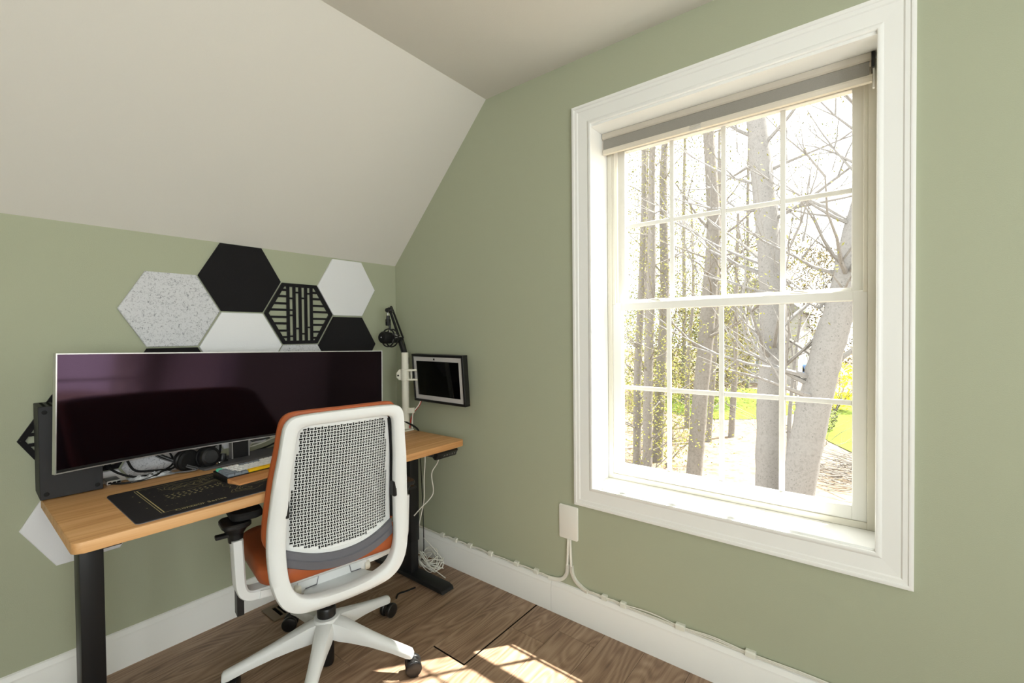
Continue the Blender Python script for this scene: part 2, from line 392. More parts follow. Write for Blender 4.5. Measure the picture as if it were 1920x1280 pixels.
def window(name, P, a0, a1, b0, b1, lower_d, upper_d, jd, blind_gap=0.0):
    """a0<a1 along the wall, b0<b1 heights of the opening; depths are measured outward from the wall face"""
    root = thing(name, None, None, P((a0+a1)/2, b0, 0), kind='structure')
    def bx(bm, x0, x1, y0, y1, d0, d1, bev=0.0):
        p = P(x0, y0, d0); q = P(x1, y1, d1)
        lo = [min(p[i], q[i]) for i in range(3)]; hi = [max(p[i], q[i]) for i in range(3)]
        return box(bm, lo[0], hi[0], lo[1], hi[1], lo[2], hi[2], bev)
    casing(root, lambda a, b, d: P(a, b, -d), (a0-0.084, a1+0.084, b0-0.092, b1+0.096))
    t = 0.012
    for x0, x1, y0, y1 in ((a0-t, a0, b0-t, b1+t), (a1, a1+t, b0-t, b1+t), (a0, a1, b1, b1+t), (a0, a1, b0-t, b0)):
        mk('jamb_board', bx(nb(), x0, x1, y0, y1, -0.001, jd, 0.0008), M_TRIM, root)
    # vinyl frame with tracks
    fw_ = 0.021
    for x0, x1, y0, y1 in ((a0, a0+fw_, b0, b1), (a1-fw_, a1, b0, b1), (a0+fw_, a1-fw_, b1-fw_, b1), (a0+fw_, a1-fw_, b0, b0+fw_)):
        mk('frame', bx(nb(), x0, x1, y0, y1, jd, jd+0.115, 0.001), M_VINYLB, root)
    for x0, x1 in ((a0+fw_, a0+fw_+0.012), (a1-fw_-0.012, a1-fw_)):
        mk('track', bx(nb(), x0, x1, b0+0.77, b1-fw_, jd+0.004, jd+0.012, 0.0008), M_VINYLB, root)
    def sash(s0, s1, z0, z1, d0, d1, st, rb, rtp):
        bm = nb()
        bx(bm, s0, s0+st, z0, z1, d0, d1, 0.002); bx(bm, s1-st, s1, z0, z1, d0, d1, 0.002)
        bx(bm, s0+st-0.001, s1-st+0.001, z0, z0+rb, d0, d1, 0.002); bx(bm, s0+st-0.001, s1-st+0.001, z1-rtp, z1, d0, d1, 0.002)
        s = mk('sash', bm, M_VINYL, root)
        g0, g1, h0, h1 = s0+st, s1-st, z0+rb, z1-rtp
        dm = (d0+d1)/2+0.004; mw = 0.009
        xs = [g0+(g1-g0)*k/4 for k in range(5)]; zs = [h0, (h0+h1)/2, h1]
        for k in (1, 2, 3): mk('muntin', bx(nb(), xs[k]-mw, xs[k]+mw, h0, h1, dm-0.005, dm+0.004, 0.002), M_VINYL, s)
        for k in range(4):
            q0 = xs[k]+(mw if k else 0); q1 = xs[k+1]-(mw if k < 3 else 0)
            mk('muntin', bx(nb(), q0, q1, zs[1]-mw, zs[1]+mw, dm-0.0042, dm+0.0035, 0.002), M_VINYL, s)
            for j in (0, 1):
                mk('pane', bx(nb(), xs[k]+(mw-0.002 if k else 0), xs[k+1]-(mw-0.002 if k < 3 else 0), zs[j]+(mw-0.002 if j else 0), zs[j+1]-(mw-0.002 if not j else 0), dm-0.001, dm+0.001), M_GLASS, s, smooth=False)
        return s
    mid = b0+0.775
    s1_ = sash(a0+0.0205, a1-0.0205, b0+0.021, mid, lower_d, lower_d+0.032, 0.040, 0.046, 0.032)
    s2_ = sash(a0+0.030, a1-0.030, mid-0.022, b1-0.021, upper_d, upper_d+0.032, 0.034, 0.036, 0.040)
    for q in (0.222, 0.775):
        bm = nb(); aa = a0+(a1-a0)*q
        bx(bm, aa-0.028, aa+0.028, mid-0.001, mid+0.006, lower_d+0.004, lower_d+0.028, 0.002)
        bx(bm, aa-0.018, aa+0.018, mid+0.006, mid+0.013, lower_d+0.008, lower_d+0.024, 0.003)
        mk('sash_lock', bm, M_VINYLB, root)
    return root
win = window('window_1', lambda a, b, d: (d, -a, b), -WY0, -WY1, WZ0, WZ1, 0.152, 0.188, 0.145)
def simple_window(name, P, a0, a1, b0, b1):
    root = thing(name, None, None, P((a0+a1)/2, b0, 0), kind='structure')
    casing(root, lambda a, b, d: P(a, b, -d), (a0-0.084, a1+0.084, b0-0.084, b1+0.084))
    def bx(x0, x1, y0, y1, d0, d1):
        p = P(x0, y0, d0); q = P(x1, y1, d1)
        return bbox(min(p[0], q[0]), max(p[0], q[0]), min(p[1], q[1]), max(p[1], q[1]), min(p[2], q[2]), max(p[2], q[2]), 0.002)
    for x0, x1, y0, y1 in ((a0, a0+0.05, b0, b1), (a1-0.05, a1, b0, b1), (a0+0.05, a1-0.05, b0, b0+0.05), (a0+0.05, a1-0.05, b1-0.05, b1), ((a0+a1)/2-0.02, (a0+a1)/2+0.02, b0+0.05, b1-0.05)):
        mk('frame', bx(x0, x1, y0, y1, 0.03, 0.07), M_VINYL, root)
    mk('pane', bx(a0+0.05, (a0+a1)/2-0.02, b0+0.05, b1-0.05, 0.049, 0.051), M_GLASS, root, smooth=False)
    mk('pane', bx((a0+a1)/2+0.02, a1-0.05, b0+0.05, b1-0.05, 0.049, 0.051), M_GLASS, root, smooth=False)
simple_window('added_window_rear', lambda a, b, d: (a, YR-d, b), -3.12, -1.38, 0.78, 2.12)  # unseen window, added so the rear fill light has an opening
simple_window('added_window_left', lambda a, b, d: (XL-d, a, b), -3.97, -2.67, 0.78, 2.12)  # unseen window, added as an opening for the left fill light

# ------------------------------------------------------------------ roller blind
rb = thing('roller_blind', 'grey fabric roller blind rolled up at the top of the window', 'blind', (0.1, (WY0+WY1)/2, WZ1-0.1))
ya, yb = WY1+0.007, WY0-0.004
mk('cassette', prism(nb(), [(0.092, 2.107), (0.092, 2.088), (0.096, 2.083), (0.138, 2.083), (0.138, 2.107)], lambda x, z: (x, ya+0.008, z), lambda x, z: (x, yb, z)), M_BLINDR, rb, ang=0.5)
for q in (ya, ):
    mk('bracket', bbox(0.09, 0.14, ya-0.001, ya+0.007, 2.06, 2.1075, 0.001), M_BLACKP, rb)
bm = nb()
prism(bm, [(0.099, 2.085), (0.097, 2.06), (0.098, 2.036), (0.104, 2.036), (0.106, 2.085)], lambda x, z: (x, ya+0.012, z), lambda x, z: (x, yb-0.003, z))
mk('fabric', bm, M_BLIND, rb)
mk('bottom_bar', prism(nb(), [(0.092, 2.038), (0.089, 2.030), (0.092, 2.018), (0.108, 2.018), (0.110, 2.038)], lambda x, z: (x, ya+0.006, z), lambda x, z: (x, yb-0.004, z)), M_BLINDB, rb, ang=0.5)
mk('chain_holder', bbox(0.10, 0.112, ya-0.001, ya+0.004, 2.0, 2.075, 0.001), M_VINYL, rb)
mk('pull_tab', bbox(0.0865, 0.0895, -1.725, -1.685, 2.012, 2.036, 0.001), M_ACRYL, rb)

# ------------------------------------------------------------------ acoustic hexagon panels on the back wall
HS = 0.1735
def hexpoly(cx, cz, s, rot=0): return [(cx+s*cos(radians(60*k+rot)), cz+s*sin(radians(60*k+rot))) for k in range(6)]
GRP = 'hexagon acoustic panels on the back wall'
def hexpanel(cx, cz, m, label, th=0.011):
    bm = nb(); pry(bm, hexpoly(cx, cz, HS-0.0025), 0.0, -th, bev=0.0022, seg=1)
    o = mk('acoustic_panel', bm, m); return tag(o, label, 'wall panel', GRP)
hexpanel(-1.111, 1.360, M_GREYF, 'large grey marled felt hexagon above the left end of the monitor')
hexpanel(-0.848, 1.509, M_BLACKF, 'black felt hexagon touching the sloped ceiling above the monitor')
hexpanel(-0.848, 1.207, M_WHITEF, 'white felt hexagon half hidden behind the middle of the monitor')
hexpanel(-0.322, 1.504, M_WHITEF, 'white felt hexagon nearest the corner touching the sloped ceiling')
hexpanel(-0.322, 1.200, M_BLACKF, 'black felt hexagon above the right end of the monitor, beside the microphone')
hexpanel(-0.585, 1.058, M_GREYF, 'grey felt hexagon peeking over the monitor under the slatted hexagon')
hexpanel(-1.111, 1.058, M_BLACKF, 'black felt hexagon peeking over the monitor under the large grey hexagon')
hexpanel(-1.111, 0.757, M_GREYF, 'grey felt hexagon behind the cables under the left half of the monitor')
hexpanel(-0.848, 0.906, M_WHITEF, 'white felt hexagon behind the monitor stand, only its lower edge showing')
hexpanel(-1.376, 0.607, M_WHITEF, 'white hexagon under the left end of the desk, with a nicked edge')
def slat_hex(cx, cz, label):
    t = thing('slatted_panel', label, 'wall panel', (cx, 0, cz), group='slatted black hexagon panels')
    bm = nb(); A = hexpoly(cx, cz, HS-0.003); B = hexpoly(cx, cz, HS-0.022); th = 0.012; V = []
    for (p, q) in zip(A, B): V.append([bm.verts.new((p[0], -0.001, p[1])), bm.verts.new((p[0], -th, p[1])), bm.verts.new((q[0], -th, q[1])), bm.verts.new((q[0], -0.001, q[1]))])
    for k in range(6):
        a, b = V[k], V[(k+1) % 6]
        for j in range(4): bm.faces.new((a[j], a[(j+1) % 4], b[(j+1) % 4], b[j]))
    mk('frame', bm, M_BLACKF, t, smooth=False)
    s = HS-0.018; h = s*sin(radians(60))
    def halfw(z): return s-abs(z)/math.tan(radians(60))
    def bar(x0, x1, z0, z1): mk('slat', bbox(cx+x0, cx+x1, -th+0.0005, -0.001, cz+z0, cz+z1), M_BLACKF, t, smooth=False)
    vx = [-0.0585, -0.0285, 0.001, 0.030, 0.0585]; bw = 0.0062
    for x in vx: bar(x-bw, x+bw, -h, h)
    for k in range(8):
        z = -0.115+0.0328*k+ (0.0 if k % 2 else 0.002)
        if abs(z) > h-0.012: continue
        hwid = halfw(abs(z)+0.004)
        bar(-hwid, vx[0]-bw, z-0.0052, z+0.0052); bar(vx[4]+bw, hwid, z-0.0052-0.006, z+0.0052-0.006)
    for i, zz in ((0, (0.075, 0.018, -0.008, -0.11)), (1, (0.105, -0.072)), (2, (0.078, -0.098)), (3, (0.103, -0.066))):
        for z in zz: bar(vx[i]+bw, vx[i+1]-bw, z-0.004, z+0.004)
    return t
slat_hex(-0.585, 1.358, 'black slatted hexagon with cut-out bars between the black and white hexagons')
slat_hex(-1.376, 0.907, 'black slatted hexagon mostly hidden behind the black tower at the desk end')

# ------------------------------------------------------------------ wall plate, raceways, baseboard cables
bm = nb(); prx(bm, rrect(-1.2405, -1.1455, 0.348, 0.497, 0.008, 4), -0.0005, -0.009, bev=0.003, seg=2)
wp = mk('wall_plate', bm, mat('glossy_white_plate', rgb(238, 236, 228), 0.2, 0.5)); tag(wp, 'blank white wall plate below the left corner of the window casing', 'wall plate')
SEC = [(-0.5, -0.6), (0.5, -0.6), (0.5, 0.2), (0.25, 0.6), (-0.25, 0.6), (-0.5, 0.2)]
def raceway(pts, label):
    bm = nb(); tube(bm, pts, 0.0125, sub=6, sec=[(a, -b) for a, b in SEC], upv=None)
    tag(mk('cable_raceway', bm, M_WHITEC), label, 'cable cover', 'white cable covers below the wall plate')
XW = -0.0085
for pts, lab in (([(XW, -1.192, 0.35), (XW, -1.190, 0.29), (XW, -1.186, 0.225)], 'left one of the two white cables dropping from the wall plate'), ([(XW, -1.202, 0.35), (XW, -1.204, 0.29), (XW, -1.207, 0.225)], 'right one of the two white cables dropping from the wall plate')):
    bm = nb(); tube(bm, pts, 0.006, 6); tag(mk('plate_cable', bm, M_WHITEC), lab, 'cable', 'white cables under the wall plate')
raceway([(XW, -1.188, 0.235), (XW, -1.183, 0.195), (XW, -1.162, 0.165), (XW, -1.125, 0.151), (XW-0.003, -1.09, 0.149)], 'white cable cover curving left from the wall plate to the baseboard')
raceway([(XW, -1.207, 0.235), (XW, -1.212, 0.200), (XW, -1.232, 0.172), (XW, -1.262, 0.155), (XW-0.003, -1.288, 0.149)], 'white cable cover curving right from the wall plate to the baseboard')
rr_ = random.Random(5)
CL = [-0.393, -0.492, -0.598, -0.740, -0.905, -1.02, -1.366, -1.449, -1.676, -1.912]
for off in (0, 1):
    pts = []
    ks = [-0.05]+[c for c in CL if c > -1.08]+[-1.09]
    for a, b in zip(ks, ks[1:]): pts += [(-0.0075-0.002*off, a, 0.1465+0.0055*off), (-0.0075-0.002*off, (a+b)/2, 0.1465+0.0055*off+rr_.uniform(0.001, 0.007))]
    pts.append((-0.0075-0.002*off, -1.09, 0.1465+0.0055*off)); bm = nb(); tube(bm, pts, 0.0026, 5, 4)
    tag(mk('baseboard_cable', bm, M_WHITEC), 'thin white cable clipped along the baseboard between the desk and the wall plate', 'cable', 'white cables clipped left of the wall plate')
for off in (0, 1, 2):
    ks = [-1.288]+[c for c in CL if c < -1.3]+[-2.2, -2.6, -3.1]; pts = []
    for a, b in zip(ks, ks[1:]): pts += [(-0.0075-0.0015*off, a, 0.1455+0.0047*off), (-0.0075-0.0015*off, (a+b)/2, 0.1455+0.0047*off+rr_.uniform(0.0, 0.008))]
    pts.append((-0.0075-0.0015*off, ks[-1], 0.1455+0.0047*off)); bm = nb(); tube(bm, pts, 0.0023, 5, 4)
    tag(mk('baseboard_cable', bm, M_WHITEC), 'thin white cable clipped along the baseboard under the window', 'cable', 'white cables clipped right of the wall plate')
LAB = ['first', 'second', 'third', 'fourth', 'fifth', 'sixth']
for k, c in enumerate(CL):
    wdt = 0.011 if k < 8 else 0.016
    bm = nb(); prism(bm, [(-0.0005, 0.143), (-0.017, 0.143), (-0.0175, 0.158), (-0.013, 0.163), (-0.0005, 0.163)], lambda x, z: (x, c-wdt, z), lambda x, z: (x, c+wdt, z))
    lab = ('%s small clear cable clip on the baseboard counting from the desk corner' % LAB[k]) if k < 6 else ['clear cable clip nearest the wall plate on its right side', 'second clear cable clip right of the wall plate', 'third, wider cable clip right of the wall plate under the window', 'rightmost wide cable clip on the baseboard under the window'][k-6]
    tag(mk('cable_clip', bm, M_CLEAR), lab, 'cable clip', 'cable clips on the baseboard')
# floor register
vt = thing('floor_vent', 'bronze metal floor register with dark slots beside the back baseboard', 'vent', (-0.66, -0.125, 0))
vx0, vx1, vy0, vy1 = -0.815, -0.505, -0.19, -0.06
bm = nb(); box(bm, vx0, vx1, vy0, vy0+0.022, 0, 0.006, 0.002); box(bm, vx0, vx1, vy1-0.022, vy1, 0, 0.006, 0.002); box(bm, vx0, vx0+0.035, vy0+0.02, vy1-0.02, 0, 0.006); box(bm, vx1-0.035, vx1, vy0+0.02, vy1-0.02, 0, 0.006)
mk('rim', bm, M_BRONZE, vt)
mk('cavity', bbox(vx0+0.03, vx1-0.03, vy0+0.02, vy1-0.02, 0.0002, 0.001), M_DARK, vt, smooth=False)
for k in range(1, 13):
    x = vx0+0.035+(vx1-vx0-0.07)*k/13
    mk('slat', bbox(x-0.0025, x+0.0025, vy0+0.021, vy1-0.021, 0.001, 0.0055), M_BRONZE, vt, smooth=False)

# ------------------------------------------------------------------ desk
DZ = 0.73
DX0, DX1, DY0, DY1 = -1.505, -0.098, -0.657, -0.092
desk = thing('standing_desk', 'oak-topped standing desk with black metal legs along the back wall', 'desk', ((DX0+DX1)/2, (DY0+DY1)/2, 0))
bm = nb(); prz(bm, rrect(DX0, DX1, DY0, DY1, 0.022, 6), DZ-0.029, DZ, bev=0.0025, seg=2)
mk('desktop', bm, M_DESK, desk)
for x0, x1 in ((-1.458, -1.402), (-0.232, -0.176)):
    xm = (x0+x1)/2
    lg = mk('leg', bbox(x0, x1, -0.40, -0.318, 0.19, DZ-0.03, 0.004, 2), M_BLACKM, desk)
    mk('inner_column', bbox(x0+0.004, x1-0.004, -0.395, -0.323, 0.03, 0.19, 0.003, 2), M_BLACKM, lg)
    bm = nb(); prism(bm, [(-0.638, 0.012), (-0.632, 0.026), (-0.61, 0.034), (-0.08, 0.034), (-0.06, 0.026), (-0.055, 0.012)], lambda y, z: (xm-0.039, y, z), lambda y, z: (xm+0.039, y, z), bev=0.004, seg=2)
    ft = mk('foot', bm, M_BLACKM, desk)
    for yy in (-0.60, -0.09): mk('glide', lathe(nb(), [(0.018, 0.0), (0.018, 0.013)], 12, Matrix.Translation((xm, yy, 0))), M_BLACKR, ft)
    mk('top_bracket', bbox(x0-0.006, x1+0.006, -0.60, -0.12, DZ-0.052, DZ-0.03, 0.002), M_BLACKM, desk)
for yy in (-0.43, -0.29): mk('crossbar', bbox(-1.39, -0.24, yy-0.018, yy+0.018, DZ-0.06, DZ-0.03, 0.002), M_BLACKM, desk)
# height controller under the front edge
ctl = thing('desk_controller', 'black height control panel with white symbols under the desk edge', 'controller', (-0.21, -0.62, 0.67))
bm = nb(); prism(bm, [(-0.648, 0.697), (-0.654, 0.690), (-0.640, 0.663), (-0.630, 0.662), (-0.585, 0.698), (-0.585, 0.7005), (-0.645, 0.7005)], lambda y, z: (-0.275, y, z), lambda y, z: (-0.142, y, z), bev=0.003, seg=2)
mk('body', bm, M_BLACKP, ctl)
mk('clip', bbox(-0.295, -0.272, -0.63, -0.59, 0.680, 0.7, 0.003), M_BLACKP, ctl)
# symbols lie on the sloping front face
cn = Vector((0, -0.887, -0.46)).normalized(); cx_ = Vector((1, 0, 0)); cy_ = cn.cross(cx_)
def cface(x, t): return Vector((x, -0.654, 0.690))+Vector((0, 0.014, -0.027))*t+cn*0.0008
def cmat(x, t):
    m = Matrix((cx_, cy_, cn)).transposed().to_4x4(); m.translation = cface(x, t); return m
for k, s_ in enumerate(('^', 'v', '1', '2', '3', '4')):
    if k < 2:
        bm = nb(); sg = -1 if k == 0 else 1; x = -0.225+0.016*k
        ribbon(bm, [cface(x-0.004, 0.5-sg*0.12), cface(x, 0.5+sg*0.12), cface(x+0.004, 0.5-sg*0.12)], 0.0014, cn)
    else: bm = text_bm(s_, 0.011, cmat(-0.225+0.0155*k, 0.62))
    mk('symbol', bm, M_WPRINT, ctl, smooth=False)

# ------------------------------------------------------------------ black tower (console)
tw = thing('console_tower', 'tall matte black box tower standing at the left end of the desk', 'console', (-1.433, -0.084, DZ), radians(-1.5))
bm = nb(); box(bm, -0.0755, 0.0755, -0.0755, 0.0755, 0.003, 0.301, 0.0015); mk('body', bm, M_BLACKMAT, tw, world=False)
for sx in (-0.055, 0.055):
    for sz in (0.02, 0.283): mk('foot_pad', lathe(nb(), [(0.007, 0), (0.007, 0.0015), (0.005, 0.0022)], 12, aim((sx+0.006*(1 if sx > 0 else -1), -0.0755, sz), (0, -1, 0))), M_BLACKR, tw, world=False)
mk('base', lathe(nb(), [(0.06, 0), (0.06, 0.004)], 24), M_BLACKR, tw, world=False)
bm = nb(); rng = 9
for i in range(rng):
    for j in range(rng):
        x = -0.06+0.12*i/(rng-1); y = -0.06+0.12*j/(rng-1)
        lathe(bm, [(0.0045, 0.3008), (0.0045, 0.3015)], 8, Matrix.Translation((x, y, 0)))
o = mk('vent_holes', bm, M_DARK, tw, world=False); o['kind'] = 'stuff'

# ------------------------------------------------------------------ ultrawide curved monitor
mon = thing('ultrawide_monitor', 'wide curved black monitor with a thin silver frame on the desk', 'monitor', (-0.905, -0.20, DZ))
R_ = 1.8; HW = 0.597; MH = 0.183; MC = Vector((-0.902, -0.198, 1.0025)); rollm = Matrix.Translation(MC) @ Matrix.Rotation(radians(1.58), 4, 'Y') @ Matrix.Rotation(radians(-1.2), 4, 'X')
def arc(s, d):   # s along the width, d depth behind the screen face
    a = s/R_; return Vector(((R_+d)*sin(a), (R_+d)*cos(a)-R_, 0))
def curved(bm, s0, s1, z0, z1, d0, d1, n=24):
    rings = []
    for i in range(n+1):
        s = s0+(s1-s0)*i/n
        rings.append([bm.verts.new(arc(s, d)+Vector((0, 0, z))) for d, z in ((d0, z0), (d0, z1), (d1, z1), (d1, z0))])
    for A, B in zip(rings, rings[1:]):
        for k in range(4): bm.faces.new((A[k], A[(k+1) % 4], B[(k+1) % 4], B[k]))
    bm.faces.new(rings[0]); bm.faces.new(rings[-1]); return bm
def mmk(n_, bm, m, par): bm.transform(rollm); return mk(n_, bm, m, par)
scr = mmk('screen', curved(nb(), -HW+0.0035, HW-0.0035, -MH+0.0035, MH-0.0035, 0.0, 0.006), M_SCREEN, mon)
frm = nb()
curved(frm, -HW, HW, -MH, -MH+0.0035, -0.002, 0.012); curved(frm, -HW, HW, MH-0.0035, MH, -0.002, 0.012)
curved(frm, -HW, -HW+0.0035, -MH+0.0035, MH-0.0035, -0.002, 0.012, 1); curved(frm, HW-0.0035, HW, -MH+0.0035, MH-0.0035, -0.002, 0.012, 1)
mmk('frame', frm, M_SILVER, mon)
mmk('chin_strip', curved(nb(), -HW+0.0035, HW-0.0035, -MH+0.0035, -MH+0.012, -0.001, 0.0), M_BLACKP, scr)
mmk('back_shell', curved(nb(), -HW+0.01, HW-0.01, -MH+0.006, MH-0.006, 0.012, 0.03), M_SILVER, mon)
bm = nb(); curved(bm, -0.2, 0.2, -0.1, 0.1, 0.03, 0.05, 8); mmk('electronics_hump', bm, M_SILVER, mon)
# stand: column with silver edges, flat foot plate
st = mk('stand_column', bbox(-0.944, -0.884, -0.132, -0.104, DZ+0.008, 1.02, 0.002), M_BLACKP, mon)
for x0, x1 in ((-0.949, -0.944), (-0.884, -0.879)): mk('edge_strip', bbox(x0, x1, -0.1345, -0.102, DZ+0.008, 1.02, 0.0008), M_SILVER, st)
mk('neck', bbox(-0.945, -0.883, -0.150, -0.10, 0.93, 1.05, 0.003), M_SILVER, mon)
bm = nb(); prz(bm, [(-1.072, -0.208), (-0.756, -0.208), (-0.73, -0.055), (-1.098, -0.055)], DZ, DZ+0.008, bev=0.002); mk('foot_plate', bm, mat('graphite_foot_plate', rgb(92, 92, 96), 0.5, 0.5, 0.3), mon)
bm = nb(); prism(bm, [(-0.14, 0.838), (-0.12, 0.838), (-0.12, 0.832), (-0.14, 0.832)], lambda y, z: (-0.90, y-0.075, z-0.021), lambda y, z: (-0.83, y-0.073, z-0.019)); mk('joystick_bar', bm, M_BLACKP, mon)

# ------------------------------------------------------------------ mouse pad with map print
pad = thing('desk_pad', 'charcoal desk pad with a cream contour map print under the keyboard', 'desk pad', (-0.92, -0.452, DZ))
PX0, PX1, PY0, PY1 = -1.372, -0.472, -0.634, -0.274
bm = nb(); prz(bm, rrect(PX0, PX1, PY0, PY1, 0.012, 5), DZ+0.0009, DZ+0.004, bev=0.0008); mk('cloth', bm, M_PAD, pad)
bm = nb(); prz(bm, rrect(PX0-0.0008, PX1+0.0008, PY0-0.0008, PY1+0.0008, 0.013, 5), DZ, DZ+0.0015); mk('stitched_edge', bm, M_PADE, pad)
ZP = DZ+0.0043
def pl(pts, wd, bm): return ribbon(bm, [(x, y, ZP) for x, y in pts], wd)
bm = nb()
pl([(-1.306, -0.296), (-1.306, -0.597)], 0.0016, bm); pl([(-1.299, -0.296), (-1.299, -0.597)], 0.0028, bm)
pl([(-1.306, -0.296), (-0.50, -0.296)], 0.0010, bm); pl([(-1.306, -0.597), (-1.20, -0.597)], 0.0010, bm)
mk('print_frame', bm, M_PRINT, pad, smooth=False)
bm = nb(); rr_ = random.Random(11)
for cx, cy, nr, r0 in ((-1.09, -0.355, 5, 0.018), (-0.99, -0.48, 6, 0.016), (-1.20, -0.345, 3, 0.014), (-0.86, -0.58, 5, 0.016), (-0.66, -0.46, 7, 0.02), (-1.06, -0.555, 3, 0.012)):
    for k in range(nr):
        rad = r0*(1+k*0.85); pts = []
        for i in range(41):
            a = 2*pi*i/40
            nz = noise.noise(Vector((cos(a)*1.3+cx*9, sin(a)*1.3+cy*9, k*0.16)))
            nz2 = noise.noise(Vector((cos(a)*3+cx*7, sin(a)*3+cy*5, k*0.2+4)))
            q = rad*(1+0.55*nz+0.28*nz2); pts.append((max(-1.29, min(-0.49, cx+q*1.5*cos(a))), max(-0.625, min(-0.30, cy+q*sin(a)))))
        lo = rr_.randrange(0, 20); pl(pts[lo:lo+rr_.randrange(16, 41)] if rr_.random() < 0.6 else pts, 0.0008, bm)
for k in range(5):
    y0 = -0.31-0.055*k
    for i in range(60):
        if rr_.random() < 0.5: continue
        x = -1.28+0.0125*i; pl([(x, y0+0.012*sin(i*0.23+k)), (x+0.004, y0+0.012*sin(i*0.23+k))], 0.0007, bm)
o = mk('contour_lines', bm, M_PRINT, pad, smooth=False); o['kind'] = 'stuff'
bm = nb()
for row, (y, x0, n_) in enumerate(((-0.435, -1.255, 11), (-0.455, -1.255, 10), (-0.475, -1.25, 6))):
    for i in range(n_):
        x = x0+0.0155*i
        pl([(x, y+0.004), (x+0.0085, y+0.004)], 0.0022, bm); pl([(x+0.001, y-0.002), (x+0.006, y-0.002)], 0.0022, bm)
o = mk('print_block', bm, M_PRINT, pad, smooth=False); o['kind'] = 'stuff'
mk('lettering', text_bm('Contour Series', 0.022, Matrix.Translation((-1.275, -0.611, ZP))), M_PRINT, pad, smooth=False)
for k in range(3): mk('tick_mark', text_bm(('+', '+', '+')[k], 0.012, Matrix.Translation((-1.325, -0.36-0.08*k, ZP))), M_PRINT, pad, smooth=False)

# ------------------------------------------------------------------ keyboard and wrist rest
KB_ROT = radians(4.0); KBL = (-1.082, -0.452, DZ+0.004)
kb = thing('keyboard', 'compact mechanical keyboard with white and grey keycaps and yellow space bar', 'keyboard', KBL, KB_ROT)
U = 0.01905; KW = 16*U+0.012; KD = 5*U+0.012
tilt = Matrix.Rotation(radians(5), 4, 'X')
bm = nb(); prism(bm, [(0, 0.0), (0, 0.016), (KD, 0.026), (KD+0.002, 0.0)], lambda y, z: (0, y, z), lambda y, z: (KW, y, z), bev=0.003, seg=2)
mk('case', bm, M_BLACKP, kb, world=False)
kcache = {}
def key(x, row, wu, m):
    k = (wu, m.name)
    if k not in kcache:
        b = nb(); w2 = wu*U/2-0.0006; d2 = U/2-0.0006
        A = [b.verts.new(p) for p in ((-w2, -d2, 0), (w2, -d2, 0), (w2, d2, 0), (-w2, d2, 0))]
        B = [b.verts.new(p) for p in ((-w2+0.0006, -d2+0.0006, 0.004), (w2-0.0006, -d2+0.0006, 0.004), (w2-0.0006, d2-0.0006, 0.004), (-w2+0.0006, d2-0.0006, 0.004))]
        Cc = [b.verts.new(p) for p in ((-w2+0.0022, -d2+0.0018, 0.0085), (w2-0.0022, -d2+0.0018, 0.0085), (w2-0.0022, d2-0.0026, 0.0085), (-w2+0.0022, d2-0.0026, 0.0085))]
        for P_, Q_ in ((A, B), (B, Cc)):
            for i in range(4): b.faces.new((P_[i], P_[(i+1) % 4], Q_[(i+1) % 4], Q_[i]))
        b.faces.new(Cc); me = bpy.data.meshes.new('key'); b.to_mesh(me); b.free(); me.materials.append(m); kcache[k] = me
    y = 0.006+(4-row+0.5)*U
    share('key', kcache[k], kb, (0.006+(x+wu/2)*U, y, 0.0165+y*math.tan(radians(5))), (radians(5), 0, 0))
W_, G_ = M_KWHITE, M_KGREY
rows = [
 [(1, M_KMINT)]+[(1, W_)]*3+[(1, G_)]*4+[(1, W_)]*5+[(2, G_)]+[(1, W_)],
 [(1.5, G_)]+[(1, W_)]*12+[(1.5, W_)]+[(1, W_)],
 [(1.75, G_)]+[(1, W_)]*11+[(2.25, M_KYEL)]+[(1, W_)],
 [(2.25, G_)]+[(1, W_)]*10+[(1.75, G_)]+[(1, G_)]+[(1, W_)],
 [(1.25, G_)]*3+[(6.25, M_KYEL)]+[(1, G_)]*3+[(1, G_)]*3]
for r, row in enumerate(rows):
    x = 0
    for wu, m in row: key(x, r, wu, m); x += wu
wr = thing('wrist_rest', 'sloped light wooden wrist rest in front of the keyboard', 'wrist rest', KBL, KB_ROT)
bm = nb(); prism(bm, [(-0.004, 0.0), (-0.004, 0.0155), (-0.008, 0.017), (-0.062, 0.004), (-0.064, 0.0)], lambda y, z: (0.0+(0.012 if y < -0.03 else 0), y, z), lambda y, z: (KW, y, z), bev=0.0012)
mk('wood_block', bm, M_WRIST, wr, world=False)

# ------------------------------------------------------------------ headphones, cables, wrap behind the monitor
hp = thing('headphones', 'black over-ear headphones lying under the monitor', 'headphones', (-1.03, -0.15, DZ))
for k, (x, y) in enumerate(((-1.040, -0.165), (-1.115, -0.125))):
    d = Vector((0.25, -1, 0.12)).normalized() if k == 0 else Vector((-0.35, 1, 0.1)).normalized()
    cup = mk('ear_cup', lathe(nb(), [(0.0, -0.018), (0.036, -0.018), (0.041, -0.012), (0.041, 0.0), (0.036, 0.010), (0.028, 0.013), (0.026, 0.010), (0.0, 0.010)], 28, aim((x, y, DZ+0.0425), d)), M_BLACKP, hp)
    mk('ear_cushion', lathe(nb(), [(0.020, -0.034), (0.034, -0.034), (0.041, -0.028), (0.041, -0.020), (0.036, -0.017), (0.02, -0.017)], 28, aim((x, y, DZ+0.0425), d)), M_BLACKR, cup)
bm = nb(); tube(bm, [(-1.033, -0.160, DZ+0.085), (-1.02, -0.145, DZ+0.115), (-1.025, -0.10, DZ+0.155), (-1.06, -0.06, DZ+0.165), (-1.10, -0.075, DZ+0.14), (-1.118, -0.118, DZ+0.085)], 0.009, 8, 6)
mk('headband', bm, M_BLACKR, hp)
zc = DZ+0.004
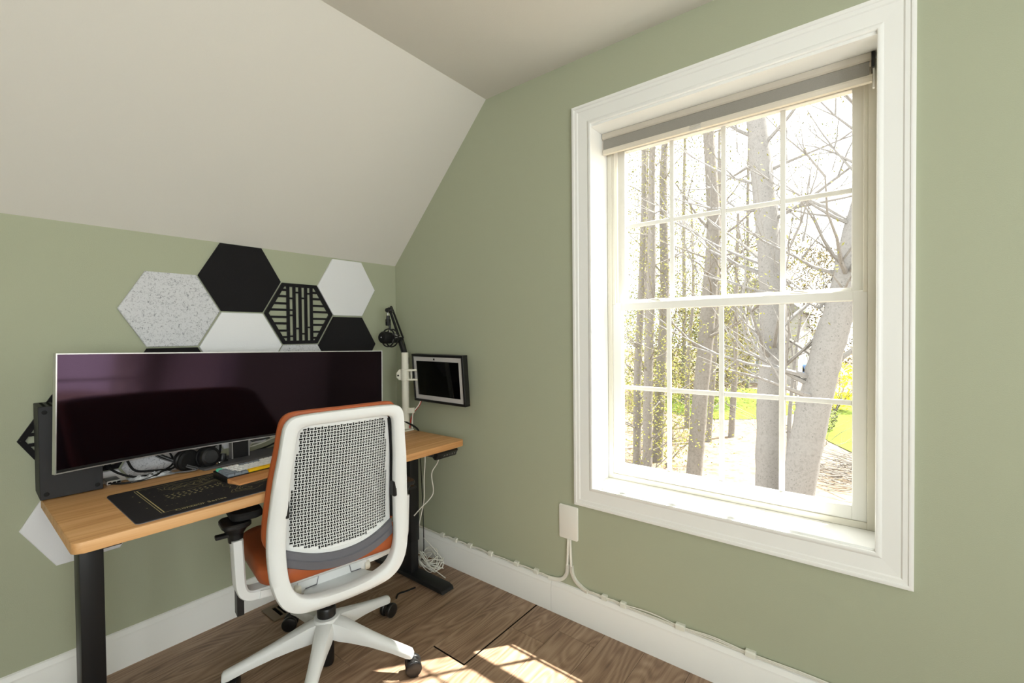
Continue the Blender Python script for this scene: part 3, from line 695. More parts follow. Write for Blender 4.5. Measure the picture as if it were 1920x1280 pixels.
def cable(name, pts, r, m, label, group=None, cat='cable', seg=7, sub=7):
    bm = nb(); tube(bm, pts, r, seg, sub); return tag(mk(name, bm, m), label, cat, group)
GC = 'black cables behind the monitor'
cable('power_cable', [(-1.34, -0.08, zc+0.06), (-1.31, -0.11, zc+0.03), (-1.26, -0.12, zc+0.005), (-1.19, -0.115, zc+0.004), (-1.13, -0.10, zc+0.02), (-1.10, -0.06, zc+0.11), (-1.09, -0.05, zc+0.2)], 0.004, M_BLACKR, 'black cable looping from the tower along the desk back', GC)
cable('power_cable', [(-1.335, -0.12, zc), (-1.30, -0.155, zc), (-1.24, -0.16, zc), (-1.18, -0.13, zc+0.012), (-1.14, -0.09, zc+0.03), (-1.16, -0.07, zc+0.09), (-1.20, -0.07, zc+0.16)], 0.0035, M_BLACKR, 'black cable lying flat beside the plastic wrap on the desk', GC)
cable('power_cable', [(-1.29, -0.055, zc+0.17), (-1.285, -0.075, zc+0.10), (-1.265, -0.10, zc+0.03), (-1.21, -0.10, zc+0.012), (-1.15, -0.095, zc+0.004)], 0.0042, M_BLACKR, 'black cable dropping behind the left end of the monitor', GC)
for k in range(4):
    cable('usb_cable', [(-1.23+0.01*k, -0.065, zc+0.15), (-1.20, -0.085-0.004*k, zc+0.07+0.006*k), (-1.15, -0.125-0.004*k, zc+0.035+0.004*k), (-1.11, -0.168+0.003*k, zc+0.012+0.003*k), (-1.095+0.004*k, -0.19+0.004*k, zc+0.006), (-1.115, -0.182+0.002*k, zc+0.002), (-1.17, -0.145, zc+0.001)], 0.0028, M_BLACKR if k % 2 else mat('grey_braided_cable', rgb(96, 96, 98), 0.5, 0.4), 'thin cable in the bundled loop left of the headphones', 'bundled cables left of the headphones')
cable('power_cable', [(-0.985, -0.07, zc+0.16), (-0.975, -0.085, zc+0.10), (-0.985, -0.11, zc+0.04), (-1.005, -0.125, zc+0.018), (-0.99, -0.14, zc+0.009), (-0.972, -0.155, zc+0.009)], 0.0045, M_BLACKR, 'thick black cable curling down right of the headphones', GC)
cable('power_cable', [(-0.96, -0.06, zc+0.15), (-0.965, -0.075, zc+0.09), (-1.0, -0.085, zc+0.06), (-1.02, -0.075, zc+0.09), (-1.01, -0.06, zc+0.15)], 0.004, M_BLACKR, 'black cable loop hanging beside the monitor stand', GC)
ad = thing('cable_adapter', 'small black adapter with a metal plug beside the monitor stand', 'adapter', (-0.97, -0.15, DZ+0.008))
mk('body', lathe(nb(), [(0.0, -0.022), (0.012, -0.02), (0.016, -0.005), (0.013, 0.012), (0.0, 0.014)], 14, aim((-0.985, -0.135, DZ+0.026), (0.2, 0.2, 1))), M_BLACKP, ad)
mk('plug', lathe(nb(), [(0.0, 0.0), (0.005, 0.0), (0.005, 0.02), (0.0035, 0.021), (0.0035, 0.032), (0.0, 0.032)], 12, aim((-1.0, -0.165, DZ+0.0135), (-0.7, -0.7, 0.05))), M_CHROME, ad)
bm = nb(); n_ = 14; g = {}
for i in range(n_):
    for j in range(8):
        x = -1.285+0.13*i/(n_-1); y = -0.165+0.075*j/7
        g[i, j] = bm.verts.new((x+0.006*noise.noise(Vector((i*0.8, j, 3))), y+0.006*noise.noise(Vector((i, j*0.8, 9))), DZ+0.004+0.026*abs(noise.noise(Vector((i*0.55, j*0.7, 1))))*max(0.0, sin(pi*i/(n_-1))*sin(pi*j/7))**0.5+0.0))
for i in range(n_-1):
    for j in range(7): bm.faces.new((g[i, j], g[i+1, j], g[i+1, j+1], g[i, j+1]))
tag(mk('plastic_wrap', bm, M_FOIL, smooth=False), 'crumpled clear plastic wrap on the desk beside the tower', 'plastic wrap')
ub = thing('usb_hub', 'small silver usb hub on the desk behind the monitor beside the tower', 'hub', (-1.325, -0.09, DZ))
mk('body', bbox(-1.345, -1.305, -0.125, -0.06, DZ, DZ+0.014, 0.002), M_SILVER, ub)
for k in range(3): mk('port', bbox(-1.341+0.0125*k, -1.332+0.0125*k, -0.1256, -0.1249, DZ+0.004, DZ+0.010), M_DARK, ub, smooth=False)
for k, (dz, dy) in enumerate(((0.05, 0.0), (0.03, -0.02))):
    cable('white_cable', [(-0.86, -0.045+dy, zc+0.012+0.012*k), (-0.80, -0.035+dy, zc+dz), (-0.70, -0.03+dy, zc+dz+0.018), (-0.58, -0.03+dy, zc+dz), (-0.45, -0.05+dy, zc+0.002), (-0.3, -0.09, zc)], 0.0028, M_WHITEC, ('upper' if k == 0 else 'lower')+' white cable arching behind the right half of the keyboard', 'white cables behind the monitor')
cable('power_cable', [(-0.84, -0.06, zc), (-0.77, -0.048, zc+0.008), (-0.69, -0.045, zc+0.028), (-0.6, -0.04, zc+0.02), (-0.45, -0.06, zc+0.001), (-0.33, -0.10, zc)], 0.004, M_BLACKR, 'black cable lying behind the right half of the keyboard', GC)

# ------------------------------------------------------------------ monitor pole, framed display, microphone
pole = thing('mounting_pole', 'off-white steel pole with brackets clamped to the right desk end', 'pole', (-0.118, -0.228, DZ))
px_, py_ = -0.118, -0.228
mk('tube', lathe(nb(), [(0.0195, DZ+0.008), (0.0195, 1.150), (0.0185, 1.153), (0.0, 1.153)], 24, Matrix.Translation((px_, py_, 0))), M_OFFWHITE, pole)
mk('base_plate', bbox(px_-0.045, px_+0.018, py_-0.048, py_+0.05, DZ, DZ+0.008, 0.0015), M_OFFWHITE, pole)
col = mk('collar', lathe(nb(), [(0.0195, 1.0), (0.0235, 1.001), (0.0235, 1.062), (0.0195, 1.063)], 24, Matrix.Translation((px_, py_, 0))), M_OFFWHITE, pole)
av = Vector((0.62, -0.785, 0)); bv = Vector((0.785, 0.62, 0)); pc = Vector((px_, py_, 0))
def pbk(poly, t0, t1): return prism(nb(), poly, lambda a, z: tuple(pc+av*a+bv*t0+Vector((0, 0, z))), lambda a, z: tuple(pc+av*a+bv*t1+Vector((0, 0, z))), bev=0.001)
mk('clamp_ear', pbk([(-0.046, 1.018), (-0.046, 1.042), (-0.032, 1.060), (-0.018, 1.060), (-0.018, 1.003), (-0.032, 1.003)], -0.008, 0.010), M_OFFWHITE, col)
mk('screw', lathe(nb(), [(0.005, 0), (0.005, 0.003), (0.0, 0.0035)], 10, aim(tuple(pc+av*-0.036+bv*-0.008+Vector((0, 0, 1.028))), tuple(-bv))), M_BLACKM, col)
mk('arm_plate', pbk([(0.015, 1.052), (0.015, 1.062), (0.075, 1.062), (0.075, 1.052)], -0.02, 0.03), M_OFFWHITE, col)
mk('arm_plate', pbk([(0.015, 1.001), (0.015, 1.010), (0.075, 1.010), (0.075, 1.001)], -0.02, 0.03), M_OFFWHITE, col)
mk('arm_web', pbk([(0.034, 1.010), (0.034, 1.052), (0.040, 1.052), (0.040, 1.010)], -0.02, 0.03), M_OFFWHITE, col)
mk('cable_hook', pbk([(0.012, 0.822), (0.012, 0.851), (0.052, 0.853), (0.052, 0.824)], -0.022, -0.006), M_OFFWHITE, pole)
mk('cable_hook', pbk([(0.012, 0.826), (0.012, 0.848), (0.020, 0.848), (0.020, 0.826)], -0.006, 0.02), M_OFFWHITE, pole)
# framed smart display facing the desk
DW, DH, DT = 0.402, 0.256, 0.034
sdm = Matrix.Translation((-0.095, -0.4625, 1.0175)) @ Matrix.Rotation(radians(-4.2), 4, 'Y') @ Matrix.Rotation(radians(-2.0), 4, 'Z')
sdp = thing('smart_display', 'black framed tablet display with pale border mounted beside the window wall', 'display', (-0.08, -0.4625, 0.89))
def dbox(y0, y1, z0, z1, x0, x1, bev=0.0): bm = bbox(x0, x1, y0, y1, z0, z1, bev); bm.transform(sdm); return bm
dfr = nb()
bw_ = 0.013
for y0, y1, z0, z1 in ((-DW/2, DW/2, DH/2-bw_, DH/2), (-DW/2, DW/2, -DH/2, -DH/2+bw_), (-DW/2, -DW/2+bw_, -DH/2+bw_, DH/2-bw_), (DW/2-bw_, DW/2, -DH/2+bw_, DH/2-bw_)):
    box(dfr, -0.004, DT-0.004, y0, y1, z0, z1, 0.001)
dfr.transform(sdm); mk('outer_frame', dfr, M_BLACKP, sdp)
mk('back_cover', dbox(-DW/2+0.004, DW/2-0.004, -DH/2+0.004, DH/2-0.004, 0.012, DT-0.006), M_BLACKP, sdp)
mt_ = mk('mat_border', dbox(-DW/2+bw_, DW/2-bw_, -DH/2+bw_, DH/2-bw_, 0.0, 0.010), M_GREYMAT, sdp)
mk('screen', dbox(-DW/2+0.036, DW/2-0.036, -DH/2+0.036, DH/2-0.036, -0.0012, 0.002), M_BLKSCR, sdp)
mk('camera_lens', dbox(0.014, 0.024, DH/2-0.030, DH/2-0.020, -0.0014, 0.001), M_DARK, mt_)
mk('wall_mount', dbox(0.08, 0.20, -0.05, 0.05, DT-0.006, DT+0.012), M_OFFWHITE, sdp)
cable('display_cable', [(-0.062, -0.30, 0.90), (-0.072, -0.29, 0.865), (-0.088, -0.262, 0.825), (-0.098, -0.25, 0.79), (-0.105, -0.245, 0.735)], 0.0035, M_REDC, 'red cable hanging from the framed display to the desk')
cable('display_cable', [(-0.066, -0.298, 0.90), (-0.078, -0.290, 0.865), (-0.098, -0.268, 0.825), (-0.10, -0.262, 0.78), (-0.102, -0.262, 0.737)], 0.003, M_WHITEC, 'white cable hanging beside the red cable under the framed display')
cable('power_cable', [(-0.25, -0.14, zc), (-0.20, -0.16, zc+0.03), (-0.155, -0.20, zc+0.055), (-0.115, -0.26, zc+0.03), (-0.085, -0.29, zc-0.003), (-0.06, -0.26, zc-0.05), (-0.05, -0.2, zc-0.15)], 0.005, M_BLACKR, 'thick black cable bending over the right desk end behind the pole')
# microphone on a boom arm
mic = thing('boom_microphone', 'black studio microphone in a shock mount on a boom arm in the corner', 'microphone', (-0.09, -0.196, 1.09))
mp_ = Vector((-0.178, -0.172, 1.234)); md = Vector((-0.97, -0.12, 0.07)).normalized()
mk('body', lathe(nb(), [(0.0, -0.065), (0.021, -0.065), (0.026, -0.060), (0.0265, 0.0), (0.0265, 0.012)], 24, aim(mp_, md)), M_BLACKM, mic)
mk('windscreen', lathe(nb(), [(0.0265, 0.006), (0.032, 0.008), (0.033, 0.032), (0.032, 0.046), (0.026, 0.054), (0.0, 0.057)], 24, aim(mp_, md)), M_BLACKR, mic)
mk('badge', lathe(nb(), [(0.003, 0.0565), (0.003, 0.058), (0.0, 0.0582)], 10, aim(mp_, md)), M_WPRINT, mic)
ringc = mp_-md*0.006
def ring(c, d, R1, r, n=28, sec=None):
    m = aim(c, d); bm = nb(); tube(bm, [m @ Vector((R1*cos(2*pi*k/n), R1*sin(2*pi*k/n), 0)) for k in range(n)], r, 6, 1, closed=True, smooth=False); return bm
sm = mk('shock_mount', ring(ringc+md*0.014, md, 0.048, 0.004), M_BLACKM, mic)
mk('ring', ring(ringc-md*0.014, md, 0.048, 0.004), M_BLACKM, sm)
mk('inner_ring', ring(ringc, md, 0.0275, 0.0035), M_BLACKM, sm)
mm = aim(ringc, md)
for k in range(6):
    a = 2*pi*k/6+0.3
    bm = nb(); tube(bm, [mm @ Vector((0.046*cos(a), 0.046*sin(a), 0.014*(1 if k % 2 else -1))), mm @ Vector((0.029*cos(a+0.5), 0.029*sin(a+0.5), 0))], 0.0018, 5, smooth=False); mk('elastic_cord', bm, M_WPRINT, sm)
bm = nb(); a_ = mm @ Vector((0, 0, -0.02))
tube(bm, [mm @ Vector((0.030, 0.01, -0.055)), mm @ Vector((0.040, 0.008, -0.03)), mm @ Vector((0.034, 0.0, 0.0))], 0.0022, 5, 5); mk('yoke_wire', bm, M_SILVER, sm)
elb = Vector((-0.165, -0.165, 1.385)); lowj = Vector((-0.090, -0.150, 1.222)); basej = Vector((-0.080, -0.192, 1.115))
hang = ringc+Vector((0, 0, 0.05))
bm = nb(); tube(bm, [hang, hang+Vector((0.0, 0.0, 0.022)), elb+Vector((-0.015, 0.0, -0.062)), elb+Vector((-0.012, 0, -0.03))], [0.006, 0.007, 0.011, 0.009], 10, smooth=False); mk('swivel_neck', bm, M_BLACKM, mic)
mk('neck_knuckle', bbox(elb.x-0.024, elb.x-0.002, elb.y-0.012, elb.y+0.012, elb.z-0.085, elb.z-0.048, 0.003), M_BLACKM, mic)
bm = nb(); tube(bm, [elb+Vector((-0.018, 0, -0.05)), elb+Vector((-0.013, 0, -0.004))], 0.0045, 10, smooth=False); mk('chrome_stud', bm, M_CHROME, mic)
mk('elbow_joint', lathe(nb(), [(0.0, -0.012), (0.014, -0.012), (0.016, -0.008), (0.016, 0.008), (0.014, 0.012), (0.0, 0.012)], 18, aim(elb, (-0.62, 0.78, 0))), M_BLACKM, mic)
bm = nb(); tube(bm, [elb+Vector((-0.008, -0.006, 0)), elb+Vector((-0.036, -0.022, -0.002))], [0.006, 0.012], 8, smooth=False); mk('wing_knob', bm, M_BLACKP, mic)
bm = nb(); tube(bm, [elb, lowj], 0.0075, 8, smooth=False); tube(bm, [elb+Vector((0.014, -0.012, -0.01)), lowj+Vector((0.014, -0.012, 0.01))], 0.0055, 8, smooth=False); mk('upper_arm', bm, M_BLACKM, mic)
mk('lower_joint', lathe(nb(), [(0.0, -0.013), (0.015, -0.013), (0.015, 0.013), (0.0, 0.013)], 16, aim(lowj, (-0.62, 0.78, 0))), M_BLACKM, mic)
bm = nb(); tube(bm, [lowj, basej+Vector((0.0, 0, 0))], [0.013, 0.016], 8, smooth=False); mk('lower_arm', bm, M_BLACKM, mic)
mk('pole_clamp', bbox(-0.1035, -0.074, -0.212, -0.180, 1.085, 1.125, 0.003), M_BLACKM, mic)
bm = nb(); tube(bm, [elb+Vector((0.0, 0, 0.012)), elb+Vector((0.012, 0.004, 0.022)), elb+Vector((0.022, 0.0, 0.0)), (lowj+elb)/2+Vector((0.016, -0.01, 0)), lowj+Vector((0.018, -0.008, 0)), basej+Vector((0.010, 0.008, 0.03)), basej+Vector((0.004, 0.012, -0.02))], 0.003, 6, 6); mk('microphone_cable', bm, M_BLACKR, mic)

# ------------------------------------------------------------------ cables under the right end of the desk
cable('hanging_cable', [(-0.155, -0.40, 0.70), (-0.15, -0.42, 0.62), (-0.158, -0.42, 0.5), (-0.15, -0.41, 0.40), (-0.165, -0.40, 0.31), (-0.18, -0.385, 0.22)], 0.0028, M_WHITEC, 'white cable hanging straight beside the right desk leg', 'white cables under the desk')
cable('hanging_cable', [(-0.235, -0.58, 0.69), (-0.165, -0.54, 0.66), (-0.135, -0.50, 0.60), (-0.15, -0.47, 0.54), (-0.14, -0.47, 0.45), (-0.155, -0.46, 0.41), (-0.20, -0.44, 0.37), (-0.235, -0.43, 0.34)], 0.0028, M_WHITEC, 'white cable swaying down from the height control panel', 'white cables under the desk')
cable('hanging_cable', [(-0.09, -0.30, 0.70), (-0.075, -0.30, 0.5), (-0.065, -0.30, 0.25), (-0.06, -0.295, 0.05), (-0.085, -0.30, 0.012), (-0.12, -0.28, 0.005), (-0.15, -0.2, 0.005)], 0.0025, M_BLACKR, 'thin black cable hanging straight down behind the right desk leg')
rr_ = random.Random(4)
for k in range(7):
    pts = []; cx, cy = -0.085, -0.36; n_ = 9; ph = rr_.uniform(0, 6)
    for i in range(n_):
        a = ph+i*1.3*(1 if k % 2 else -1); q = rr_.uniform(0.3, 1)
        pts.append((min(-0.026, cx+0.062*q*cos(a)), cy+0.11*q*sin(a), 0.004+0.002*k+max(0, rr_.uniform(-0.03, 0.075))))
    if k == 0: pts.append((-0.115, -0.525, 0.004))
    if k == 1: pts.append((-0.06, -0.30, 0.13))
    cable('coiled_cable', pts, 0.0024, M_WHITEC, 'white cable strand in the tangle on the floor behind the desk foot', 'white cable tangle on the floor', sub=8, seg=5)
cable('floor_cable', [(-0.265, -0.47, 0.004), (-0.31, -0.46, 0.004), (-0.35, -0.45, 0.005), (-0.38, -0.47, 0.004)], 0.004, M_BLACKR, 'short black cable end on the floor inside the desk foot')

# ------------------------------------------------------------------ office chair (local frame: x right, y towards the desk)
ch = thing('office_chair', 'white-framed office chair with perforated back and tan leather seat at the desk', 'chair', (-0.812, -0.618, 0), radians(-10))
def cmk(n_, bm, m, par=None, **k): return mk(n_, bm, m, par or ch, world=False, **k)
def interp(tab, x):
    if x <= tab[0][0]: return tab[0][1]
    for (a, b), (c, d) in zip(tab, tab[1:]):
        if x <= c: return b+(d-b)*(x-a)/(c-a)
    return tab[-1][1]
VP = [(0.32, -0.200), (0.36, -0.210), (0.42, -0.210), (0.50, -0.203), (0.58, -0.196), (0.66, -0.200), (0.75, -0.214), (0.85, -0.231), (0.95, -0.247), (1.02, -0.258)]
def vprof(z): return interp(VP, z)
OUT = [(0, 1.003), (0.06, 1.003), (0.12, 1.002), (0.165, 0.999), (0.186, 0.990), (0.199, 0.972), (0.206, 0.94), (0.213, 0.88), (0.225, 0.80), (0.235, 0.70), (0.241, 0.62), (0.241, 0.54), (0.235, 0.475), (0.221, 0.423), (0.195, 0.381), (0.155, 0.357), (0.10, 0.346), (0.05, 0.343), (0, 0.342)]
INN = [(0, 0.966), (0.05, 0.966), (0.10, 0.966), (0.138, 0.964), (0.154, 0.957), (0.162, 0.944), (0.166, 0.92), (0.171, 0.87), (0.178, 0.80), (0.184, 0.70), (0.188, 0.62), (0.189, 0.55), (0.185, 0.49), (0.174, 0.446), (0.152, 0.412), (0.12, 0.394), (0.08, 0.385), (0.04, 0.381), (0, 0.380)]
def loop(tab, sub=4):
    P = [(u, z) for u, z in tab]; full = P+[(-u, z) for u, z in P[-2:0:-1]]
    return [(v.x, v.z) for v in crom([(u, 0, z) for u, z in full], sub, True)]
LO, LI = loop(OUT), loop(INN)
def hw_out(z): return interp(sorted([(z_, u) for u, z_ in OUT if 0.36 <= z_ <= 0.995]), z)
def hw_in(z): return interp(sorted([(z_, u) for u, z_ in INN if 0.40 <= z_ <= 0.96]), z)
bm = nb(); rings = []
SECF = [(0.0, 0.22), (0.0, 0.85), (0.08, 1.0), (0.92, 1.0), (1.0, 0.85), (1.0, 0.16), (0.94, 0.02), (0.5, -0.10), (0.07, 0.02)]
for (uo, zo), (ui, zi) in zip(LO, LI):
    R = []
    for t, d in SECF:
        u = uo+(ui-uo)*t; z = zo+(zi-zo)*t
        dep = 0.030+0.016*max(0, min(1, (0.5-z)/0.12))
        R.append(bm.verts.new((u, vprof(z)+d*dep, z)))
    rings.append(R)
n = len(rings); m_ = len(SECF)
for i in range(n):
    A, B = rings[i], rings[(i+1) % n]
    for k in range(m_): bm.faces.new((A[k], A[(k+1) % m_], B[(k+1) % m_], B[k]))
cmk('back_frame', bm, M_WHITEP, ang=0.9)
# perforated shell
def zbot(u): return 0.513+1.25*u*u
def shell_v(u, z): return vprof(z)+0.016+0.030*(abs(u)/0.18)**2.2
CELL = 0.0102
def hwp(z): return hw_in(z)-0.010
shell = nb(); q1, q2, bmp = 0.27, 0.36, 0.16
side = [(-0.5, -0.5), (-0.5+0.23, -0.5), (-0.5+0.32, None), (0.5-0.32, None), (0.5-0.23, -0.5)]
def cellpoly(vert):
    """closed outline of a bone-shaped cell; sides the neighbours poke into are dented, the other two bulge"""
    P = []
    for k in range(4):                      # bottom, right, top, left
        bulge = bmp if ((k % 2 == 0) == vert) else -bmp
        for a, d in ((-0.5, 0), (-0.24, 0), (-0.15, bulge), (0.15, bulge), (0.24, 0)):
            p = (a, -0.5-d); 
            for _ in range(k): p = (-p[1], p[0])
            P.append(p)
    return P
def inset(P, t):
    n_ = len(P); out = []
    for i in range(n_):
        a, b, c = Vector(P[i-1]), Vector(P[i]), Vector(P[(i+1) % n_])
        d1 = (b-a).normalized(); d2 = (c-b).normalized()
        n1 = Vector((-d1.y, d1.x)); n2 = Vector((-d2.y, d2.x)); h = (n1+n2)
        h = h/max(0.45, h.dot(n1)) if h.length > 1e-6 else n1
        out.append(tuple(b+h*t))
    return out
CP = {True: cellpoly(True), False: cellpoly(False)}; HP = {k: inset(v, 0.088) for k, v in CP.items()}
vcache = {}
def sv(u, z, d=0.0):
    k = (round(u, 5), round(z, 5), d)
    if k not in vcache: vcache[k] = shell.verts.new((u, shell_v(u, z)+d, z))
    return vcache[k]
for i in range(-20, 21):
    for j in range(0, 50):
        u, z = i*CELL, 0.50+j*CELL
        if z > 0.962 or abs(u) > hwp(z) or z < zbot(u)+0.004: continue
        vert = (i+j) % 2 == 0
        inner = z < 0.955 and abs(u) < hwp(z)-0.008 and z > zbot(u)+0.018
        P = [(u+a*CELL, z+b*CELL) for a, b in CP[vert]]
        if not inner:
            f = [sv(*p) for p in P]
            try: shell.faces.new(f)
            except ValueError: pass
            continue
        H = [(u+a*CELL, z+b*CELL) for a, b in HP[vert]]; nn = len(P)
        for k in range(nn):
            shell.faces.new((sv(*P[k]), sv(*P[(k+1) % nn]), sv(*H[(k+1) % nn]), sv(*H[k])))
            shell.faces.new((sv(*H[k]), sv(*H[(k+1) % nn]), sv(*H[(k+1) % nn], 0.003), sv(*H[k], 0.003)))
sh = cmk('perforated_back', shell, M_WHITEP, smooth=False); sh['kind'] = 'stuff'
# rim of the shell
rim = []
zz = [0.955-0.4*k/18 for k in range(19)]
right = [(hwp(z)+0.001, z) for z in zz if z > zbot(hwp(z))+0.012]
ub_ = right[-1][0]
bott = [(ub_*cos(pi*k/24), 0) for k in range(1, 24)]
bott = [(u, zbot(u)+0.006) for u, _ in bott]
outl = [(0, 0.962), (hwp(0.955)-0.02, 0.962)]+right+bott+[(-u, z) for u, z in right[::-1]]+[(-hwp(0.955)+0.02, 0.962)]
bm = nb(); tube(bm, [(u, shell_v(u, z)+0.001, z) for u, z in outl], 1.0, closed=True, smooth=False, upv=(0, 1, 0), sec=[(-0.003, -0.007), (0.004, -0.007), (0.004, 0.007), (-0.003, 0.007)])
cmk('shell_rim', bm, M_WHITEP, sh)
# black foam seen through the holes
def sheet(f0, hwf, zb, zt, n=16, mrows=24):
    bm = nb(); G = []
    for j in range(mrows+1):
        row = []
        for i in range(n+1):
            t = -1+2*i/n
            z0 = zb(t); z = z0+(zt-z0)*j/mrows; u = hwf(z)*t
            row.append(bm.verts.new((u, f0(u, z), z)))
        G.append(row)
    for a, b in zip(G, G[1:]):
        for i in range(n): bm.faces.new((a[i], a[i+1], b[i+1], b[i]))
    return bm
cmk('backing_foam', sheet(lambda u, z: shell_v(u, z)+0.009, lambda z: hwp(z)-0.001, lambda t: zbot(t*0.17), 0.960), M_BLACKR)
# leather back cushion
CO = [(u*0.992+0.001 if u > 0.05 else u, (z-0.6)*1.022+0.6 if z > 0.6 else z) for u, z in OUT if z >= 0.62]+[(0.236, 0.575), (0.215, 0.552), (0.15, 0.535), (0.07, 0.522), (0, 0.52)]
LC = loop(CO, 3); bm = nb(); rings = []
for sc, dv in ((0.93, 0.028), (0.985, 0.030), (1.0, 0.037), (1.0, 0.046), (0.985, 0.056), (0.94, 0.063), (0.6, 0.058), (0.25, 0.052)):
    R = []
    for u, z in LC:
        uu = u*sc; z2 = 0.72+(z-0.72)*(1-(1-sc)*0.75)
        R.append(bm.verts.new((uu, vprof(z2)+dv+0.030*(abs(uu)/0.2)**2.2, z2)))
    rings.append(R)
n = len(LC)
for A, B in zip(rings, rings[1:]):
    for k in range(n): bm.faces.new((A[k], A[(k+1) % n], B[(k+1) % n], B[k]))
bm.faces.new(rings[-1])
cmk('back_cushion', bm, M_LEATHER, ang=1.0)
# grey lumbar band
bm = nb(); rings = []
for i in range(25):
    t = -1+2*i/24; u = 0.186*t; zt = zbot(u)+0.0; v0 = vprof(zt)+0.008+0.024*abs(t)**2.2
    rings.append([bm.verts.new(p) for p in ((u, v0+0.012, zt+0.002), (u, v0-0.002, zt), (u, v0-0.004, zt-0.020), (u, v0-0.010, zt-0.023), (u, v0-0.008, zt-0.048), (u, v0+0.002, zt-0.053), (u, v0+0.014, zt-0.05))])
for A, B in zip(rings, rings[1:]):
    for k in range(7): bm.faces.new((A[k], A[(k+1) % 7], B[(k+1) % 7], B[k]))
bm.faces.new(rings[0]); bm.faces.new(rings[-1])
cmk('lumbar_band', bm, M_GREYP, ang=0.5)
for s in (-1, 1):
    bm = nb(); box(bm, s*0.186-0.007, s*0.186+0.007, -0.012, 0.022, -0.028, 0.028, 0.003); bm.transform(Matrix.Translation((0, vprof(0.68)+0.012, 0.68 if s > 0 else 0.70)))
    cmk('lumbar_slider', bm, M_BLACKP)
# black strip filling the gap between frame and shell
for s in (-1, 1):
    bm = nb(); tube(bm, [(s*(hw_in(z)+0.002), vprof(z)+0.034, z) for z in (0.95, 0.85, 0.75, 0.65, 0.57)], 0.008, 6, 3); cmk('gap_strip', bm, M_BLACKR)
# seat
def slab(poly_hw, levels, z):  # rounded slab from (scale, dz) levels
    bm = nb(); rings = []
    for sc, dz in levels: rings.append([bm.verts.new((x*sc, y0_+(y-y0_)*sc, z+dz)) for x, y in poly_hw])
    n = len(poly_hw)
    for A, B in zip(rings, rings[1:]):
        for k in range(n): bm.faces.new((A[k], A[(k+1) % n], B[(k+1) % n], B[k]))
    bm.faces.new(rings[0][::-1]); bm.faces.new(rings[-1]); return bm
y0_ = 0.03
seat = rrect(-0.25, 0.25, -0.172, 0.27, 0.085, 8)
cmk('seat_cushion', slab(seat, ((0.93, 0), (0.985, 0.008), (1.0, 0.028), (0.99, 0.05), (0.95, 0.062), (0.8, 0.058)), 0.442), M_LEATHER, ang=1.0)
cmk('seat_pan', slab(seat, ((0.80, 0), (0.90, 0.012), (0.925, 0.020), (0.92, 0.0205)), 0.4215), M_WHITEP, ang=0.6)
# mechanism
mech = cmk('tilt_mechanism', box(nb(), -0.125, 0.125, -0.085, 0.10, 0.352, 0.418, 0.006, 2), M_WHITEP)
bm = nb(); prism(bm, [(-0.188, 0.372), (-0.165, 0.372), (-0.08, 0.368), (-0.08, 0.340), (-0.15, 0.343), (-0.188, 0.348)], lambda y, z: (-0.15+(0.05*(y+0.19)/0.11), y, z), lambda y, z: (0.15-(0.05*(y+0.19)/0.11), y, z), bev=0.003)
cmk('rear_shelf', bm, M_WHITEP, mech)
bm = nb(); tube(bm, [(-0.10, -0.0865, 0.370), (-0.062, -0.0865, 0.371), (-0.055, -0.0865, 0.402), (0.055, -0.0865, 0.404), (0.062, -0.0865, 0.371), (0.10, -0.0865, 0.370)], 0.0016, 5, smooth=False); cmk('cover_seam', bm, M_GREYP, mech)
for s in (-1, 1):
    bm = nb(); tube(bm, [(s*0.10, -0.045, 0.385), (s*0.17, -0.047, 0.39), (s*0.24, -0.05, 0.40)], 1.0, smooth=False, upv=(0, 0, 1), sec=[(-0.012, -0.03), (0.012, -0.03), (0.014, 0.03), (-0.012, 0.03)]); cmk('arm_support', bm, M_WHITEP, mech)
    cmk('pivot_cap', lathe(nb(), [(0, 0), (0.016, 0), (0.018, 0.004), (0.018, 0.02)], 14, aim((s*0.135, -0.075, 0.372), (-s, 0, 0))), M_VINYLB, mech)
